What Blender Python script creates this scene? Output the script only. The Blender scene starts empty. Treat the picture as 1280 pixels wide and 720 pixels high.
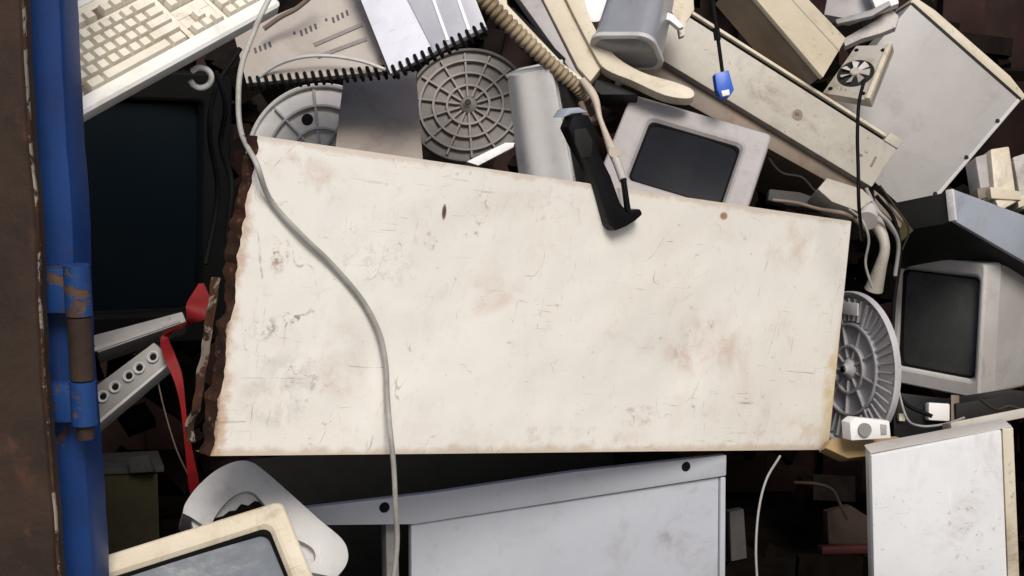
import bpy, bmesh, math, random
from mathutils import Vector, Matrix, noise
random.seed(7)
R = math.radians
sc = bpy.context.scene
COL = sc.collection

# ------------------------------------------------------------------ camera
FPX = 640 / math.tan(R(20)); PITCH = R(10); CAM = Vector((0, 0, 1.45))
FWD = Vector((0, math.cos(PITCH), -math.sin(PITCH))); UP = Vector((0, math.sin(PITCH), math.cos(PITCH))); RT = Vector((1, 0, 0))
cam = bpy.data.cameras.new('camera'); cam.lens = 18 / math.tan(R(20)); cam.sensor_width = 36; cam.clip_start = 0.05; cam.clip_end = 500
camo = bpy.data.objects.new('camera', cam); camo.location = CAM; camo.rotation_euler = (R(90) - PITCH, 0, 0); COL.objects.link(camo); sc.camera = camo

def ray(px, py):
    return FWD + RT * ((px - 640) / FPX) + UP * ((360 - py) / FPX)
def at(px, py, z):
    return CAM + ray(px, py) * z

# solved poses of the rigid things: location, (yaw, pitch, roll), size, outline of the front face
POSES = {
  'panel': {'quad': [[-0.636, 0.4377], [0.6309, 0.4407], [0.6566, -0.0009], [-0.6514, 0.0007]], 'loc': [0.0992, 2.2295, 0.7829], 'rot': [0.6605, -0.0165, 0.1718], 'dims': [1.2872, 0.045, 0.4386]},
  'keyboard': {'quad': [[-0.2301, 0.1629], [0.23, 0.166], [0.2334, -0.0028], [-0.2301, 0.0]], 'loc': [-0.487, 1.9964, 1.4114], 'rot': [0.4237, -0.7167, -0.5679], 'dims': [0.4601, 0.03, 0.1629]},
  'tv': {'quad': [[-0.2194, 0.5264], [0.2182, 0.5198], [0.2144, 0.0011], [-0.213, -0.0009]], 'loc': [-0.7566, 2.6378, 0.8722], 'rot': [0.4468, 0.0192, 0.0444], 'dims': [0.4328, 0.42, 0.5234]},
  'strip': {'quad': [[-0.0753, 0.0295], [0.0738, 0.023], [0.0738, 0.0036], [-0.0724, -0.0021]], 'loc': [-0.5906, 2.1989, 0.9819], 'rot': [0.2422, -0.6033, -0.2858], 'dims': [0.1483, 0.07, 0.027]},
  'sockets': {'quad': [[-0.0818, 0.0469], [0.0806, 0.0419], [0.0863, 0.0022], [-0.0851, -0.0021]], 'loc': [-0.593, 2.1077, 0.9096], 'rot': [-0.0852, -0.4224, -0.7203], 'dims': [0.1672, 0.04, 0.0445]},
  'dimbox': {'quad': [[-0.0854, 0.1559], [0.0852, 0.1528], [0.0878, 0.0015], [-0.0877, -0.0013]], 'loc': [-0.7589, 2.5428, 0.4848], 'rot': [0.3054, -0.1336, 0.0382], 'dims': [0.1734, 0.2, 0.1544]},
  'crtfront': {'quad': [[-0.2002, 0.3635], [0.1987, 0.3605], [0.2013, -0.0], [-0.2002, 0.0]], 'loc': [-0.3595, 1.6516, 0.5227], 'rot': [0.2549, -0.8347, -0.2536], 'dims': [0.4004, 0.34, 0.3621]},
  'cabinet': {'quad': [[-0.3999, 0.5003], [0.4009, 0.5083], [0.4068, -0.0031], [-0.4079, 0.0027]], 'loc': [0.02, 2.3029, 0.202], 'rot': [0.3837, -0.0358, 0.009], 'dims': [0.8075, 0.45, 0.5039]},
  'whitecab': {'quad': [[-0.1098, 0.4623], [0.1189, 0.4838], [0.1172, 0.0103], [-0.1274, -0.0099]], 'loc': [0.7881, 2.3843, 0.2862], 'rot': [0.0017, 0.0273, -0.1101], 'dims': [0.2374, 0.3, 0.4733]},
  'crtright': {'quad': [[-0.1191, 0.2938], [0.1179, 0.29], [0.1178, 0.0013], [-0.1164, -0.0013]], 'loc': [0.9251, 3.0093, 0.6904], 'rot': [-0.9342, -0.0324, -0.0294], 'dims': [0.2365, 0.34, 0.2918]},
  'crtmid': {'quad': [[-0.143, 0.2516], [0.1439, 0.2241], [0.1365, 0.0134], [-0.1373, -0.0138]], 'loc': [0.2807, 2.5533, 1.1438], 'rot': [0.0235, -0.7117, 0.3607], 'dims': [0.28, 0.26, 0.2376]},
  'greycase': {'quad': [[-0.1612, 0.3539], [0.1602, 0.3564], [0.1605, -0.0025], [-0.1595, 0.0024]], 'loc': [0.7693, 3.0799, 1.1662], 'rot': [0.0606, -0.2005, 0.7318], 'dims': [0.3207, 0.12, 0.3551]},
  'longcase': {'quad': [[-0.2882, 0.1265], [0.2835, 0.1195], [0.2735, 0.0018], [-0.2689, -0.0024]], 'loc': [0.4989, 2.867, 1.294], 'rot': [0.1767, -0.3337, 0.5775], 'dims': [0.5569, 0.3, 0.1227]},
  'tanbox': {'quad': [[-0.0536, 0.2485], [0.0531, 0.2261], [0.0634, 0.011], [-0.0629, -0.0102]], 'loc': [0.6604, 2.914, 1.4137], 'rot': [0.4889, -0.4871, -0.5949], 'dims': [0.1169, 0.09, 0.2377]},
  'ventplate': {'quad': [[-0.0378, 0.1454], [0.039, 0.1579], [0.0534, -0.0033], [-0.0546, 0.0027]], 'loc': [0.6876, 2.9165, 1.3352], 'rot': [-0.547, -0.8069, 0.1274], 'dims': [0.0934, 0.03, 0.1514]},
  'palebox': {'quad': [[-0.0479, 0.2069], [0.0471, 0.2185], [0.0576, -0.008], [-0.0567, 0.0086]], 'loc': [0.0622, 2.6358, 1.1879], 'rot': [-0.5189, 0.2033, -0.0597], 'dims': [0.1048, 0.08, 0.2129]},
  'flatcase': {'quad': [[-0.179, 0.0788], [0.1652, 0.1024], [0.1771, -0.0118], [-0.1634, 0.0136]], 'loc': [1.0195, 2.8938, 1.0215], 'rot': [0.6924, -0.2563, 0.3615], 'dims': [0.3421, 0.25, 0.0917]},
  'browplate': {'quad': [[-0.0695, 0.2654], [0.0693, 0.2681], [0.0833, -0.0017], [-0.0831, 0.0013]], 'loc': [-0.243, 2.5492, 1.2143], 'rot': [0.0434, -0.8641, -0.0123], 'dims': [0.1538, 0.03, 0.2665]},
  'notebeige': {'quad': [[-0.1291, 0.1387], [0.1273, 0.1924], [0.1305, -0.027], [-0.1288, 0.0265]], 'loc': [-0.3401, 2.5236, 1.3856], 'rot': [-0.0349, -0.6215, -0.3072], 'dims': [0.2577, 0.012, 0.1651]},
  'notewhite': {'quad': [[-0.096, 0.2201], [0.0969, 0.2133], [0.0925, 0.0043], [-0.0933, -0.0045]], 'loc': [-0.1282, 2.489, 1.4322], 'rot': [-0.1833, -0.4142, -0.44], 'dims': [0.1892, 0.012, 0.2166]},
  'darkbox': {'quad': [[-0.0725, 0.1089], [0.0712, 0.1004], [0.0721, 0.0033], [-0.0708, -0.0034]], 'loc': [0.8362, 2.7378, 0.6397], 'rot': [0.1769, -0.2827, 0.0969], 'dims': [0.1433, 0.1, 0.1046]},
  'discright': {'quad': [[-0.1463, 0.3324], [0.1463, 0.3324], [0.1463, 0.0], [-0.1463, 0.0]], 'loc': [0.6637, 2.7241, 0.6364], 'rot': [-1.1935, -0.07, -0.0896], 'dims': [0.2927, 0.03, 0.3324]},
  'discmid': {'quad': [[-0.1266, 0.2593], [0.1266, 0.2593], [0.1266, 0.0], [-0.1266, 0.0]], 'loc': [-0.0918, 2.835, 1.2066], 'rot': [-0.0473, -0.4795, -0.0042], 'dims': [0.2531, 0.03, 0.2593]},
  'discleft': {'quad': [[-0.1505, 0.3032], [0.1505, 0.3032], [0.1505, 0.0], [-0.1505, 0.0]], 'loc': [-0.3823, 2.7584, 1.0741], 'rot': [-0.0518, -0.2618, -0.0043], 'dims': [0.301, 0.03, 0.3032]},
}
def pose_matrix(name):
    p = POSES[name]; y, x, r = p['rot']
    return Matrix.Translation(p['loc']) @ Matrix.Rotation(y, 4, 'Z') @ Matrix.Rotation(x, 4, 'X') @ Matrix.Rotation(r, 4, 'Y')
class Plane:
    def __init__(s, px, py, z, yaw=0, pitch=-10):
        s.o = at(px, py, z); m = Matrix.Rotation(R(yaw), 3, 'Z') @ Matrix.Rotation(R(pitch), 3, 'X')
        s.n = m @ Vector((0, 1, 0))
    def hit(s, px, py, off=0):
        d = ray(px, py); t = ((s.o - CAM).dot(s.n)) / d.dot(s.n)
        return CAM + d * t - s.n * off

# ------------------------------------------------------------------ materials
class NT:
    def __init__(s, name):
        s.m = bpy.data.materials.new(name); s.m.use_nodes = True; s.t = s.m.node_tree; s.t.nodes.clear()
        s.out = s.n('ShaderNodeOutputMaterial'); s.b = s.n('ShaderNodeBsdfPrincipled'); s.l(s.b.outputs[0], s.out.inputs[0])
        tc = s.n('ShaderNodeTexCoord'); oi = s.n('ShaderNodeObjectInfo')
        ml = s.n('ShaderNodeMath', operation='MULTIPLY'); s.l(oi.outputs['Random'], ml.inputs[0]); ml.inputs[1].default_value = 9.0
        va = s.n('ShaderNodeVectorMath', operation='ADD'); s.l(tc.outputs['Object'], va.inputs[0]); s.l(ml.outputs[0], va.inputs[1])
        s.raw = tc.outputs['Object']; s.vec = va.outputs[0]
    def n(s, t, **k):
        x = s.t.nodes.new(t)
        for a, b in k.items(): setattr(x, a, b)
        return x
    def l(s, a, b): s.t.links.new(a, b)
    def noise(s, scale, detail=6, rough=.6, dist=0, vec=None, stretch=None, rotz=None):
        v = vec or s.vec
        if stretch or rotz:
            mp = s.n('ShaderNodeMapping'); mp.inputs['Scale'].default_value = stretch or (1, 1, 1)
            if rotz: mp.inputs['Rotation'].default_value = rotz
            s.l(v, mp.inputs[0]); v = mp.outputs[0]
        x = s.n('ShaderNodeTexNoise'); x.inputs['Scale'].default_value = scale; x.inputs['Detail'].default_value = detail
        x.inputs['Roughness'].default_value = rough; x.inputs['Distortion'].default_value = dist; s.l(v, x.inputs['Vector']); return x.outputs[0]
    def ramp(s, f, a, b, amt=1.0):
        x = s.n('ShaderNodeMapRange'); x.interpolation_type = 'SMOOTHSTEP'; x.inputs['From Min'].default_value = a; x.inputs['From Max'].default_value = b
        x.inputs['To Min'].default_value = 0; x.inputs['To Max'].default_value = amt
        s.l(f, x.inputs['Value']); return x.outputs[0]
    def math(s, op, a, b=None, clamp=False):
        x = s.n('ShaderNodeMath', operation=op); x.use_clamp = clamp
        for i, v in enumerate((a, b)):
            if v is None: continue
            if isinstance(v, (int, float)): x.inputs[i].default_value = v
            else: s.l(v, x.inputs[i])
        return x.outputs[0]
    def mix(s, f, a, b):
        x = s.n('ShaderNodeMix', data_type='RGBA')
        for i, v in ((0, f), (6, a), (7, b)):
            if isinstance(v, (int, float)): x.inputs[i].default_value = v
            elif isinstance(v, tuple): x.inputs[i].default_value = (*v[:3], 1)
            else: s.l(v, x.inputs[i])
        return x.outputs[2]
    def bump(s, f, strength, dist=.002):
        x = s.n('ShaderNodeBump'); x.inputs['Strength'].default_value = strength; x.inputs['Distance'].default_value = dist
        s.l(f, x.inputs['Height']); s.l(x.outputs[0], s.b.inputs['Normal'])
    def done(s, c, rough=.5, metal=0, spec=.5):
        if isinstance(c, tuple): s.b.inputs['Base Color'].default_value = (*c, 1)
        else: s.l(c, s.b.inputs['Base Color'])
        if isinstance(rough, (int, float)): s.b.inputs['Roughness'].default_value = rough
        else: s.l(rough, s.b.inputs['Roughness'])
        s.b.inputs['Metallic'].default_value = metal; s.b.inputs['Specular IOR Level'].default_value = spec
        return s.m

def grimy(name, col, col2=None, grime=(.10, .065, .04), g=.6, scale=5, rough=.5, speck=.5, bump=.25, scratch=.35, metal=0, spec=.4, warp=2.0):
    """Worn surface: two tones, patches of grime, dark specks and thin scratches."""
    t = NT(name); col2 = col2 or tuple(c * .78 for c in col)
    base = t.mix(t.ramp(t.noise(scale, 6, .65), .35, .68), col, col2)
    gm = t.ramp(t.noise(scale * 1.7, 10, .72, .6), .5, .78, g)
    c = t.mix(gm, base, grime)
    fine = t.noise(95, 3, .6)
    zone = t.ramp(t.noise(scale * .8, 4, .6), .46, .62)
    c = t.mix(t.math('MULTIPLY', t.ramp(fine, .62, .72, speck), zone), c, tuple(x * .6 for x in grime))
    c = t.mix(t.ramp(t.noise(scale * 5, 8, .75, .3), .55, .75, g * .45), c, tuple(x * 1.8 for x in grime))
    sm = t.ramp(t.noise(1.0, 4, .6, 0, None, (14, 14, 260), (0.3, R(24), .2)), .655, .69, scratch)
    c = t.mix(t.math('MULTIPLY', sm, zone), c, tuple(x * .8 for x in grime))
    sm2 = t.ramp(t.noise(1.0, 3, .6, 0, None, (240, 30, 16), (0.1, R(-31), 0)), .67, .7, scratch * .7)
    c = t.mix(sm2, c, tuple(min(1, x * 1.25) for x in col))
    hgt = t.math('ADD', t.math('MULTIPLY', fine, .8), t.math('ADD', t.math('MULTIPLY', gm, 1.5), t.math('MULTIPLY', t.noise(6, 2, .4), warp)))
    t.bump(hgt, bump, .0012)
    r = t.math('ADD', t.math('MULTIPLY', gm, .3), rough, True)
    return t.done(c, r, metal, spec)

def rusty(name, c1=(.10, .045, .025), c2=(.045, .022, .015), c3=(.17, .075, .035), paint=None, chip=.6, scale=9, rough=.8):
    t = NT(name)
    c = t.mix(t.ramp(t.noise(scale, 9, .7, .4), .38, .62), c1, c2)
    c = t.mix(t.ramp(t.noise(scale * 3.1, 8, .7), .56, .7, .8), c, c3)
    fine = t.noise(140, 4, .7); h = fine; rr = rough
    if paint:
        m = t.ramp(t.noise(scale * 1.3, 10, .68, .5), chip, chip + .03)
        runs = t.math('MULTIPLY', t.ramp(t.noise(1, 6, .7, .2, None, (90, 90, 4)), .54, .7, .8), t.ramp(t.noise(3, 4), .42, .6))
        pc = t.mix(t.ramp(t.noise(4, 5), .35, .7), paint, tuple(x * .62 for x in paint))
        pc = t.mix(t.ramp(t.noise(1, 4, .6, 0, None, (60, 60, 5)), .55, .75, .45), pc, tuple(x * .45 for x in paint))
        pc = t.mix(runs, pc, (.06, .032, .022)); pc = t.mix(t.ramp(t.noise(60, 5, .7), .6, .68, .5), pc, (.03, .025, .03))
        c = t.mix(m, pc, c); h = t.math('SUBTRACT', t.math('MULTIPLY', fine, .3), t.math('MULTIPLY', m, 1.0))
        rr = t.math('ADD', t.math('MULTIPLY', m, .35), .42)
    t.bump(h, .5, .002)
    return t.done(c, rr, 0, .3)

def glass(name, col, rough=.16, dust_and_glare=.12, spec=.3):
    t = NT(name)
    d = t.ramp(t.noise(7, 9, .7, .4), .42, .75, dust_and_glare)
    c = t.mix(d, col, tuple(min(.4, x * 2.6 + .04) for x in col))
    return t.done(c, t.math('ADD', t.math('MULTIPLY', d, .9), rough, True), 0, spec)

def plain(name, col, rough=.5, var=.35, spec=.4, scale=20):
    t = NT(name)
    c = t.mix(t.ramp(t.noise(scale, 6, .65), .35, .7, var), col, tuple(x * .35 for x in col))
    t.bump(t.noise(120, 3), .15, .001)
    return t.done(c, rough, 0, spec)

CREAM_ = (.62, .54, .41); BEIGE = (.50, .43, .34)
M = dict(
  keyboard=grimy('keyboard_shell_plastic', (.78, .775, .74), (.70, .68, .62), g=.35, speck=.25),
  keys=grimy('keycap_plastic', (.78, .74, .64), (.68, .62, .50), g=.4, speck=.2, scale=9),
  keywell=grimy('keyboard_recess_plastic', (.17, .13, .09), (.11, .085, .06), g=.7),  # shade between the keys is put into this recess colour
  cream=grimy('yellowed_plastic', (.64, .575, .455), (.53, .46, .345), g=.65),
  cream_dirty=grimy('dirty_yellowed_plastic', (.45, .42, .365), (.36, .33, .28), g=.7, speck=.7),
  tan=grimy('tan_plastic', (.55, .485, .37), (.47, .405, .295), g=.6),
  browncase=grimy('brown_soil_and_shade_plastic', (.20, .15, .11), (.13, .10, .075), g=.6),  # soiled brown, also used to colour the shaded sides of cases
  beige=grimy('grey_beige_plastic', (.50, .47, .44), (.42, .39, .36), g=.5),
  mauve=grimy('grey_mauve_plastic', (.38, .36, .355), (.32, .295, .29), g=.55),
  palecase=grimy('pale_grey_monitor_plastic', (.60, .58, .56), (.50, .475, .45), g=.5),
  lightgrey=grimy('light_grey_plastic', (.55, .54, .53), (.46, .45, .44), g=.45),
  covergrey=grimy('cover_grey_plastic', (.46, .45, .465), (.37, .36, .37), g=.6, speck=.4),
  coverbrown=grimy('dusty_brown_grey_plastic', (.20, .18, .165), (.14, .125, .115), g=.6, speck=.4),  # darker than its ribs, so the groove shade sits in the colour
  ribbrown=grimy('dusty_rib_plastic', (.31, .28, .255), (.22, .195, .175), g=.65, speck=.3),
  brownplate=grimy('dusty_brown_plate', (.30, .26, .225), (.24, .205, .18), g=.5, speck=.3),
  greymetal=grimy('grey_painted_steel', (.40, .385, .375), (.36, .345, .335), g=.25, speck=.25, scratch=.25, rough=.42, warp=14),
  bluewhite=grimy('blue_white_painted_steel', (.44, .455, .50), (.40, .415, .455), g=.45, speck=.12, scratch=.15, rough=.4, scale=4, warp=14),
  whitemetal=grimy('white_painted_steel', (.74, .745, .76), (.69, .69, .70), grime=(.3, .22, .15), g=.45, speck=.5, rough=.42, warp=14),
  greystrip=grimy('grey_trim_metal', (.32, .31, .30), (.22, .205, .195), g=.7),
  binblue=grimy('smoky_grey_plastic', (.25, .255, .28), (.20, .205, .23), g=.25, speck=.1, rough=.28, spec=.6),
  bluegrey=grimy('blue_grey_painted_steel', (.36, .39, .45), (.30, .33, .39), g=.3, speck=.3, rough=.35),
  white=grimy('white_plastic', (.78, .77, .76), (.70, .68, .66), g=.3, speck=.2),
  sheet=grimy('white_plastic_sheet', (.78, .78, .86), (.66, .66, .74), grime=(.35, .33, .36), g=.35, speck=.1, rough=.3, bump=.1),
  sheetgrey=grimy('grey_plastic_sheet', (.50, .50, .55), (.40, .40, .45), grime=(.30, .28, .30), g=.4, speck=.1, rough=.25, bump=.1, warp=10),
  paper=grimy('stained_card', (.44, .395, .355), (.34, .30, .265), g=.6, speck=.4, rough=.8),
  ink=plain('dark_print', (.10, .09, .10), .8),
  black=plain('black_plastic', (.007, .007, .008), .4, spec=.18),
  blackmatt=plain('black_rubber', (.006, .006, .006), .7, spec=.12),
  darkcase=plain('dark_steel', (.020, .020, .019), .6, spec=.2),
  gapshade=plain('gap_shade_dark', (.013, .010, .008), .9, var=.8, spec=.05),  # near-black colour standing in for deep shade in gaps and openings
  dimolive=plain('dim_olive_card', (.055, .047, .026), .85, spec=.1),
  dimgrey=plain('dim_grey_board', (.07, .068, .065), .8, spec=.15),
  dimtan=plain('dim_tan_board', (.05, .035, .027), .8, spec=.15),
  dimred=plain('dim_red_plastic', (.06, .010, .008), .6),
  red=plain('red_plastic', (.27, .008, .010), .45, var=.7, spec=.4),
  blue=plain('blue_plastic', (.02, .10, .50), .35, var=.3),
  cable=grimy('grey_white_cable', (.46, .445, .41), (.24, .23, .21), g=.55, speck=.2, scratch=0, scale=5, rough=.45),
  creamcord=grimy('cream_linkage', (.52, .44, .36), (.42, .33, .26), g=.6),
  hose=grimy('tan_ribbed_hose', (.33, .26, .17), (.20, .15, .09), g=.7, scale=12),
  wood=grimy('yellow_brown_board', (.42, .30, .14), (.30, .20, .09), g=.6, rough=.7),
  scr_black=glass('black_tube_glass', (.003, .006, .009), .3, .015, .10),
  scr_navy=glass('navy_tube_glass', (.012, .013, .016), .25, .06, .12),
  scr_green=glass('grey_green_tube_glass', (.075, .077, .076), .25, .25, .3),
  scr_sky=glass('sky_reflection_tube_glass', (.15, .165, .185), .07, .75, .5),  # sky reflection put into the base colour and the pale patches
  rust=rusty('rusted_steel', (.042, .024, .016), (.022, .013, .009), (.075, .032, .018), scale=5),
  darkrust=rusty('dark_red_rusted_steel', (.040, .018, .014), (.022, .011, .009), (.065, .028, .02), scale=4),
  rustflange=rusty('flaking_rust', (.045, .017, .009), (.013, .007, .005), (.24, .10, .04), scale=18),
  chipcream=rusty('rust_chipped_enamel', (.07, .03, .015), (.03, .014, .008), (.2, .11, .06), paint=(.34, .28, .22), chip=.46, scale=18),
  bluepaint=rusty('chipped_blue_paint', paint=(.008, .040, .165), chip=.635, scale=7),
  bluerust=rusty('worn_blue_hinge_paint', (.09, .05, .036), (.05, .027, .02), (.14, .08, .05), paint=(.012, .048, .17), chip=.54, scale=16),
  concrete=plain('concrete', (.22, .21, .19), .9, scale=3),
)

# ------------------------------------------------------------------ mesh helpers
class MB:
    def __init__(s): s.bm = bmesh.new()
    def face(s, vs):
        try: return s.bm.faces.new(vs)
        except ValueError: return None
    def prism(s, pts, y0, y1, bevel=0, seg=2):
        """Outline [(x, z), ...] extruded along local y."""
        bm = bmesh.new()
        a = [bm.verts.new((x, y0, z)) for x, z in pts]; b = [bm.verts.new((x, y1, z)) for x, z in pts]
        n = len(pts); bm.faces.new(a); bm.faces.new(b[::-1])
        for i in range(n): bm.faces.new((a[i], b[i], b[(i + 1) % n], a[(i + 1) % n]))
        s.take(bm, bevel, seg); return s
    def box(s, lo, hi, bevel=0, mat=None, seg=2):
        bm = bmesh.new(); bmesh.ops.create_cube(bm, size=1)
        for v in bm.verts: v.co = Vector([lo[i] + (v.co[i] + .5) * (hi[i] - lo[i]) for i in range(3)])
        s.take(bm, bevel, seg, mat); return s
    def take(s, bm, bevel=0, seg=2, mat=None):
        bmesh.ops.recalc_face_normals(bm, faces=bm.faces)
        if bevel: bmesh.ops.bevel(bm, geom=list(bm.edges), offset=bevel, segments=seg, profile=.6, affect='EDGES', clamp_overlap=True)
        if mat is not None: bm.transform(mat)
        me = bpy.data.meshes.new('tmp'); bm.to_mesh(me); bm.free(); s.bm.from_mesh(me); bpy.data.meshes.remove(me)
    def loft(s, loops, cap0=False, cap1=False):
        L = [[s.bm.verts.new(p) for p in lp] for lp in loops]; n = len(L[0])
        for a, b in zip(L, L[1:]):
            for i in range(n): s.face((a[i], a[(i + 1) % n], b[(i + 1) % n], b[i]))
        if cap0: s.face(L[0][::-1])
        if cap1: s.face(L[-1])
        return s
    def lathe(s, prof, c=(0, 0), n=64, y=0):
        """Profile [(r, y)] about the local y axis through (x, z) = c."""
        loops = [[(c[0] + r * math.cos(2 * math.pi * i / n), y + yy, c[1] + r * math.sin(2 * math.pi * i / n)) for i in range(n)] for r, yy in prof]
        return s.loft(loops, prof[0][0] > 1e-4, prof[-1][0] > 1e-4)
    def cyl(s, a, b, r, n=16, r2=None, cap=True):
        return s.tube([a, b], r, n, cap, r2)
    def tube(s, pts, r, n=10, cap=True, r2=None, prof=None):
        pts = [Vector(p) for p in pts]; k = len(pts); loops = []; ref = None
        for i, p in enumerate(pts):
            t = (pts[min(i + 1, k - 1)] - pts[max(i - 1, 0)]).normalized()
            if ref is None: ref = t.orthogonal().normalized()
            ref = (ref - t * ref.dot(t)).normalized(); bi = t.cross(ref)
            rad = r if r2 is None else r + (r2 - r) * i / (k - 1)
            if prof: rad *= prof(i / (k - 1))
            loops.append([p + (ref * math.cos(2 * math.pi * j / n) + bi * math.sin(2 * math.pi * j / n)) * rad for j in range(n)])
        return s.loft(loops, cap, cap)
    def ribbon(s, pts, wdir, w, th):
        pts = [Vector(p) for p in pts]; loops = []
        for i, p in enumerate(pts):
            t = (pts[min(i + 1, len(pts) - 1)] - pts[max(i - 1, 0)]).normalized()
            wd = wdir[i] if isinstance(wdir, list) else wdir
            wd = (wd - t * wd.dot(t)).normalized(); nn = t.cross(wd); ww = w[i] if isinstance(w, list) else w
            loops.append([p + wd * ww / 2 + nn * th / 2, p - wd * ww / 2 + nn * th / 2, p - wd * ww / 2 - nn * th / 2, p + wd * ww / 2 - nn * th / 2])
        return s.loft(loops, True, True)
    def build(s, name, mat, parent=None, M4=None, smooth=40, recentre=True):
        bmesh.ops.recalc_face_normals(s.bm, faces=s.bm.faces)
        me = bpy.data.meshes.new(name); s.bm.to_mesh(me); s.bm.free()
        o = bpy.data.objects.new(name, me); COL.objects.link(o); me.materials.append(M[mat] if isinstance(mat, str) else mat)
        if parent is not None: o.parent = parent
        elif M4 is not None: o.matrix_world = M4
        elif recentre:
            c = sum((v.co for v in me.vertices), Vector()) / len(me.vertices); c.z = min(v.co.z for v in me.vertices)
            me.transform(Matrix.Translation(-c)); o.location = c
        if smooth:
            me.polygons.foreach_set('use_smooth', [True] * len(me.polygons))
            try: me.set_sharp_from_angle(angle=R(smooth))
            except Exception: pass
        return o

def rr(cx, cz, w, h, r, y, n=5):
    out = []; r = min(r, w / 2 - 1e-4, h / 2 - 1e-4)
    for sx, sz, a0 in ((1, 1, 0), (-1, 1, 90), (-1, -1, 180), (1, -1, 270)):
        for i in range(n + 1):
            a = R(a0 + 90 * i / n); out.append((cx + sx * (w / 2 - r) + r * math.cos(a), y, cz + sz * (h / 2 - r) + r * math.sin(a)))
    return out
def tag(o, label=None, cat=None, group=None, kind=None):
    if label: o['label'] = label
    if cat: o['category'] = cat
    if group: o['group'] = group
    if kind: o['kind'] = kind
    return o
def thing(name, label, cat, M4=None, group=None):
    o = bpy.data.objects.new(name, None); COL.objects.link(o); o.empty_display_size = .05
    if M4 is not None: o.matrix_world = M4
    return tag(o, label, cat, group)
def posed(key, name, label, cat, group=None):
    return thing(name, label, cat, pose_matrix(key), group), POSES[key]['dims'], POSES[key]['quad']
def spline(pts, k=10):
    P = [Vector(p) for p in pts]; P = [P[0] * 2 - P[1]] + P + [P[-1] * 2 - P[-2]]; out = []
    for i in range(1, len(P) - 2):
        a, b, c, d = P[i - 1:i + 3]
        for j in range(k):
            t = j / k
            out.append(.5 * ((2 * b) + (c - a) * t + (2 * a - 5 * b + 4 * c - d) * t * t + (3 * b - a - 3 * c + d) * t ** 3))
    out.append(P[-2]); return out
def qp(q, u, v):
    """Point of a front-face outline: u 0..1 left to right, v 0..1 bottom to top."""
    TL, TR, BR, BL = [Vector((a, 0, b)) for a, b in q]
    return (BL.lerp(BR, u)).lerp(TL.lerp(TR, u), v)
def slab(mb, pts, plane, th, bevel=.002, off=0):
    """An outline on a plane in space, given real thickness behind it."""
    bm = bmesh.new(); a = [bm.verts.new(plane.hit(x, y, off)) for x, y in pts]; b = [bm.verts.new(v.co + plane.n * th) for v in a]; n = len(a)
    bm.faces.new(a); bm.faces.new(b[::-1])
    for i in range(n): bm.faces.new((a[i], b[i], b[(i + 1) % n], a[(i + 1) % n]))
    mb.take(bm, bevel); return mb

# ------------------------------------------------------------------ world and light
w = bpy.data.worlds.new('World'); sc.world = w; w.use_nodes = True
nt = w.node_tree; nt.nodes.clear()
SUN_EL, SUN_AZ = R(47), R(14)
sky = nt.nodes.new('ShaderNodeTexSky'); sky.sky_type = 'NISHITA'; sky.sun_disc = False; sky.sun_elevation = SUN_EL
sky.air_density = 1.0; sky.dust_density = 3.0; sky.ozone_density = 1.0
bg = nt.nodes.new('ShaderNodeBackground'); bg.inputs[1].default_value = 0.06; wo = nt.nodes.new('ShaderNodeOutputWorld')
nt.links.new(sky.outputs[0], bg.inputs[0]); nt.links.new(bg.outputs[0], wo.inputs[0])
sd = Vector((math.sin(SUN_AZ) * math.cos(SUN_EL), -math.cos(SUN_AZ) * math.cos(SUN_EL), math.sin(SUN_EL)))   # towards the sun
sky.sun_rotation = math.atan2(sd.x, sd.y)
sun = bpy.data.lights.new('sun', 'SUN'); sun.energy = 1.5; sun.angle = R(24); sun.color = (1, .955, .89)
so = bpy.data.objects.new('sun', sun); COL.objects.link(so); so.rotation_euler = (-sd).to_track_quat('-Z', 'Y').to_euler(); so.location = (0, -3, 5)
sc.view_settings.view_transform = 'Standard'; sc.view_settings.look = 'None'; sc.view_settings.exposure = 0.88; sc.view_settings.gamma = 1
sc.view_settings.use_curve_mapping = False
sc.cycles.use_denoising = True; sc.cycles.max_bounces = 6

# ------------------------------------------------------------------ setting
g = MB(); g.box((-60, -60, -.2), (60, 60, 0)); tag(g.build('ground', 'concrete', smooth=0), kind='structure')
skip = thing('waste_container', 'rusted blue steel waste container whose open door post stands at the edge of the scrap', 'container', Matrix.Translation((0, 2.2, 0)))
def sk(mb, name, mat, smooth=30):
    mb.bm.transform(Matrix.Translation((0, -2.2, 0))); return mb.build(name, mat, skip, smooth=smooth)
sk(MB().box((-1.42, 1.85, .06), (1.62, 4.2, .14)), 'floor_plate', 'gapshade')  # near-black colour keeps the lower gaps as dark as shade
b = MB().box((-1.42, 3.98, .14), (1.62, 4.03, 2.3))
for i in range(-3, 8): b.box((-.5 + i * .28, 3.93, .15), (-.38 + i * .28, 3.979, 2.28), .012)
sk(b, 'back_wall', 'darkrust')
b = MB().box((1.58, 1.62, .14), (1.62, 3.98, 2.0))
for i in range(7): b.box((1.54, 1.8 + i * .32, .15), (1.579, 1.93 + i * .32, 1.98), .01)
sk(b, 'side_wall', 'darkrust')
b = MB().box((-1.4, 1.86, .14), (-1.36, 3.98, 2.0)); b.box((-1.4, 1.80, .14), (-.63, 1.83, 2.0)); sk(b, 'side_wall', 'darkrust')
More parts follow.
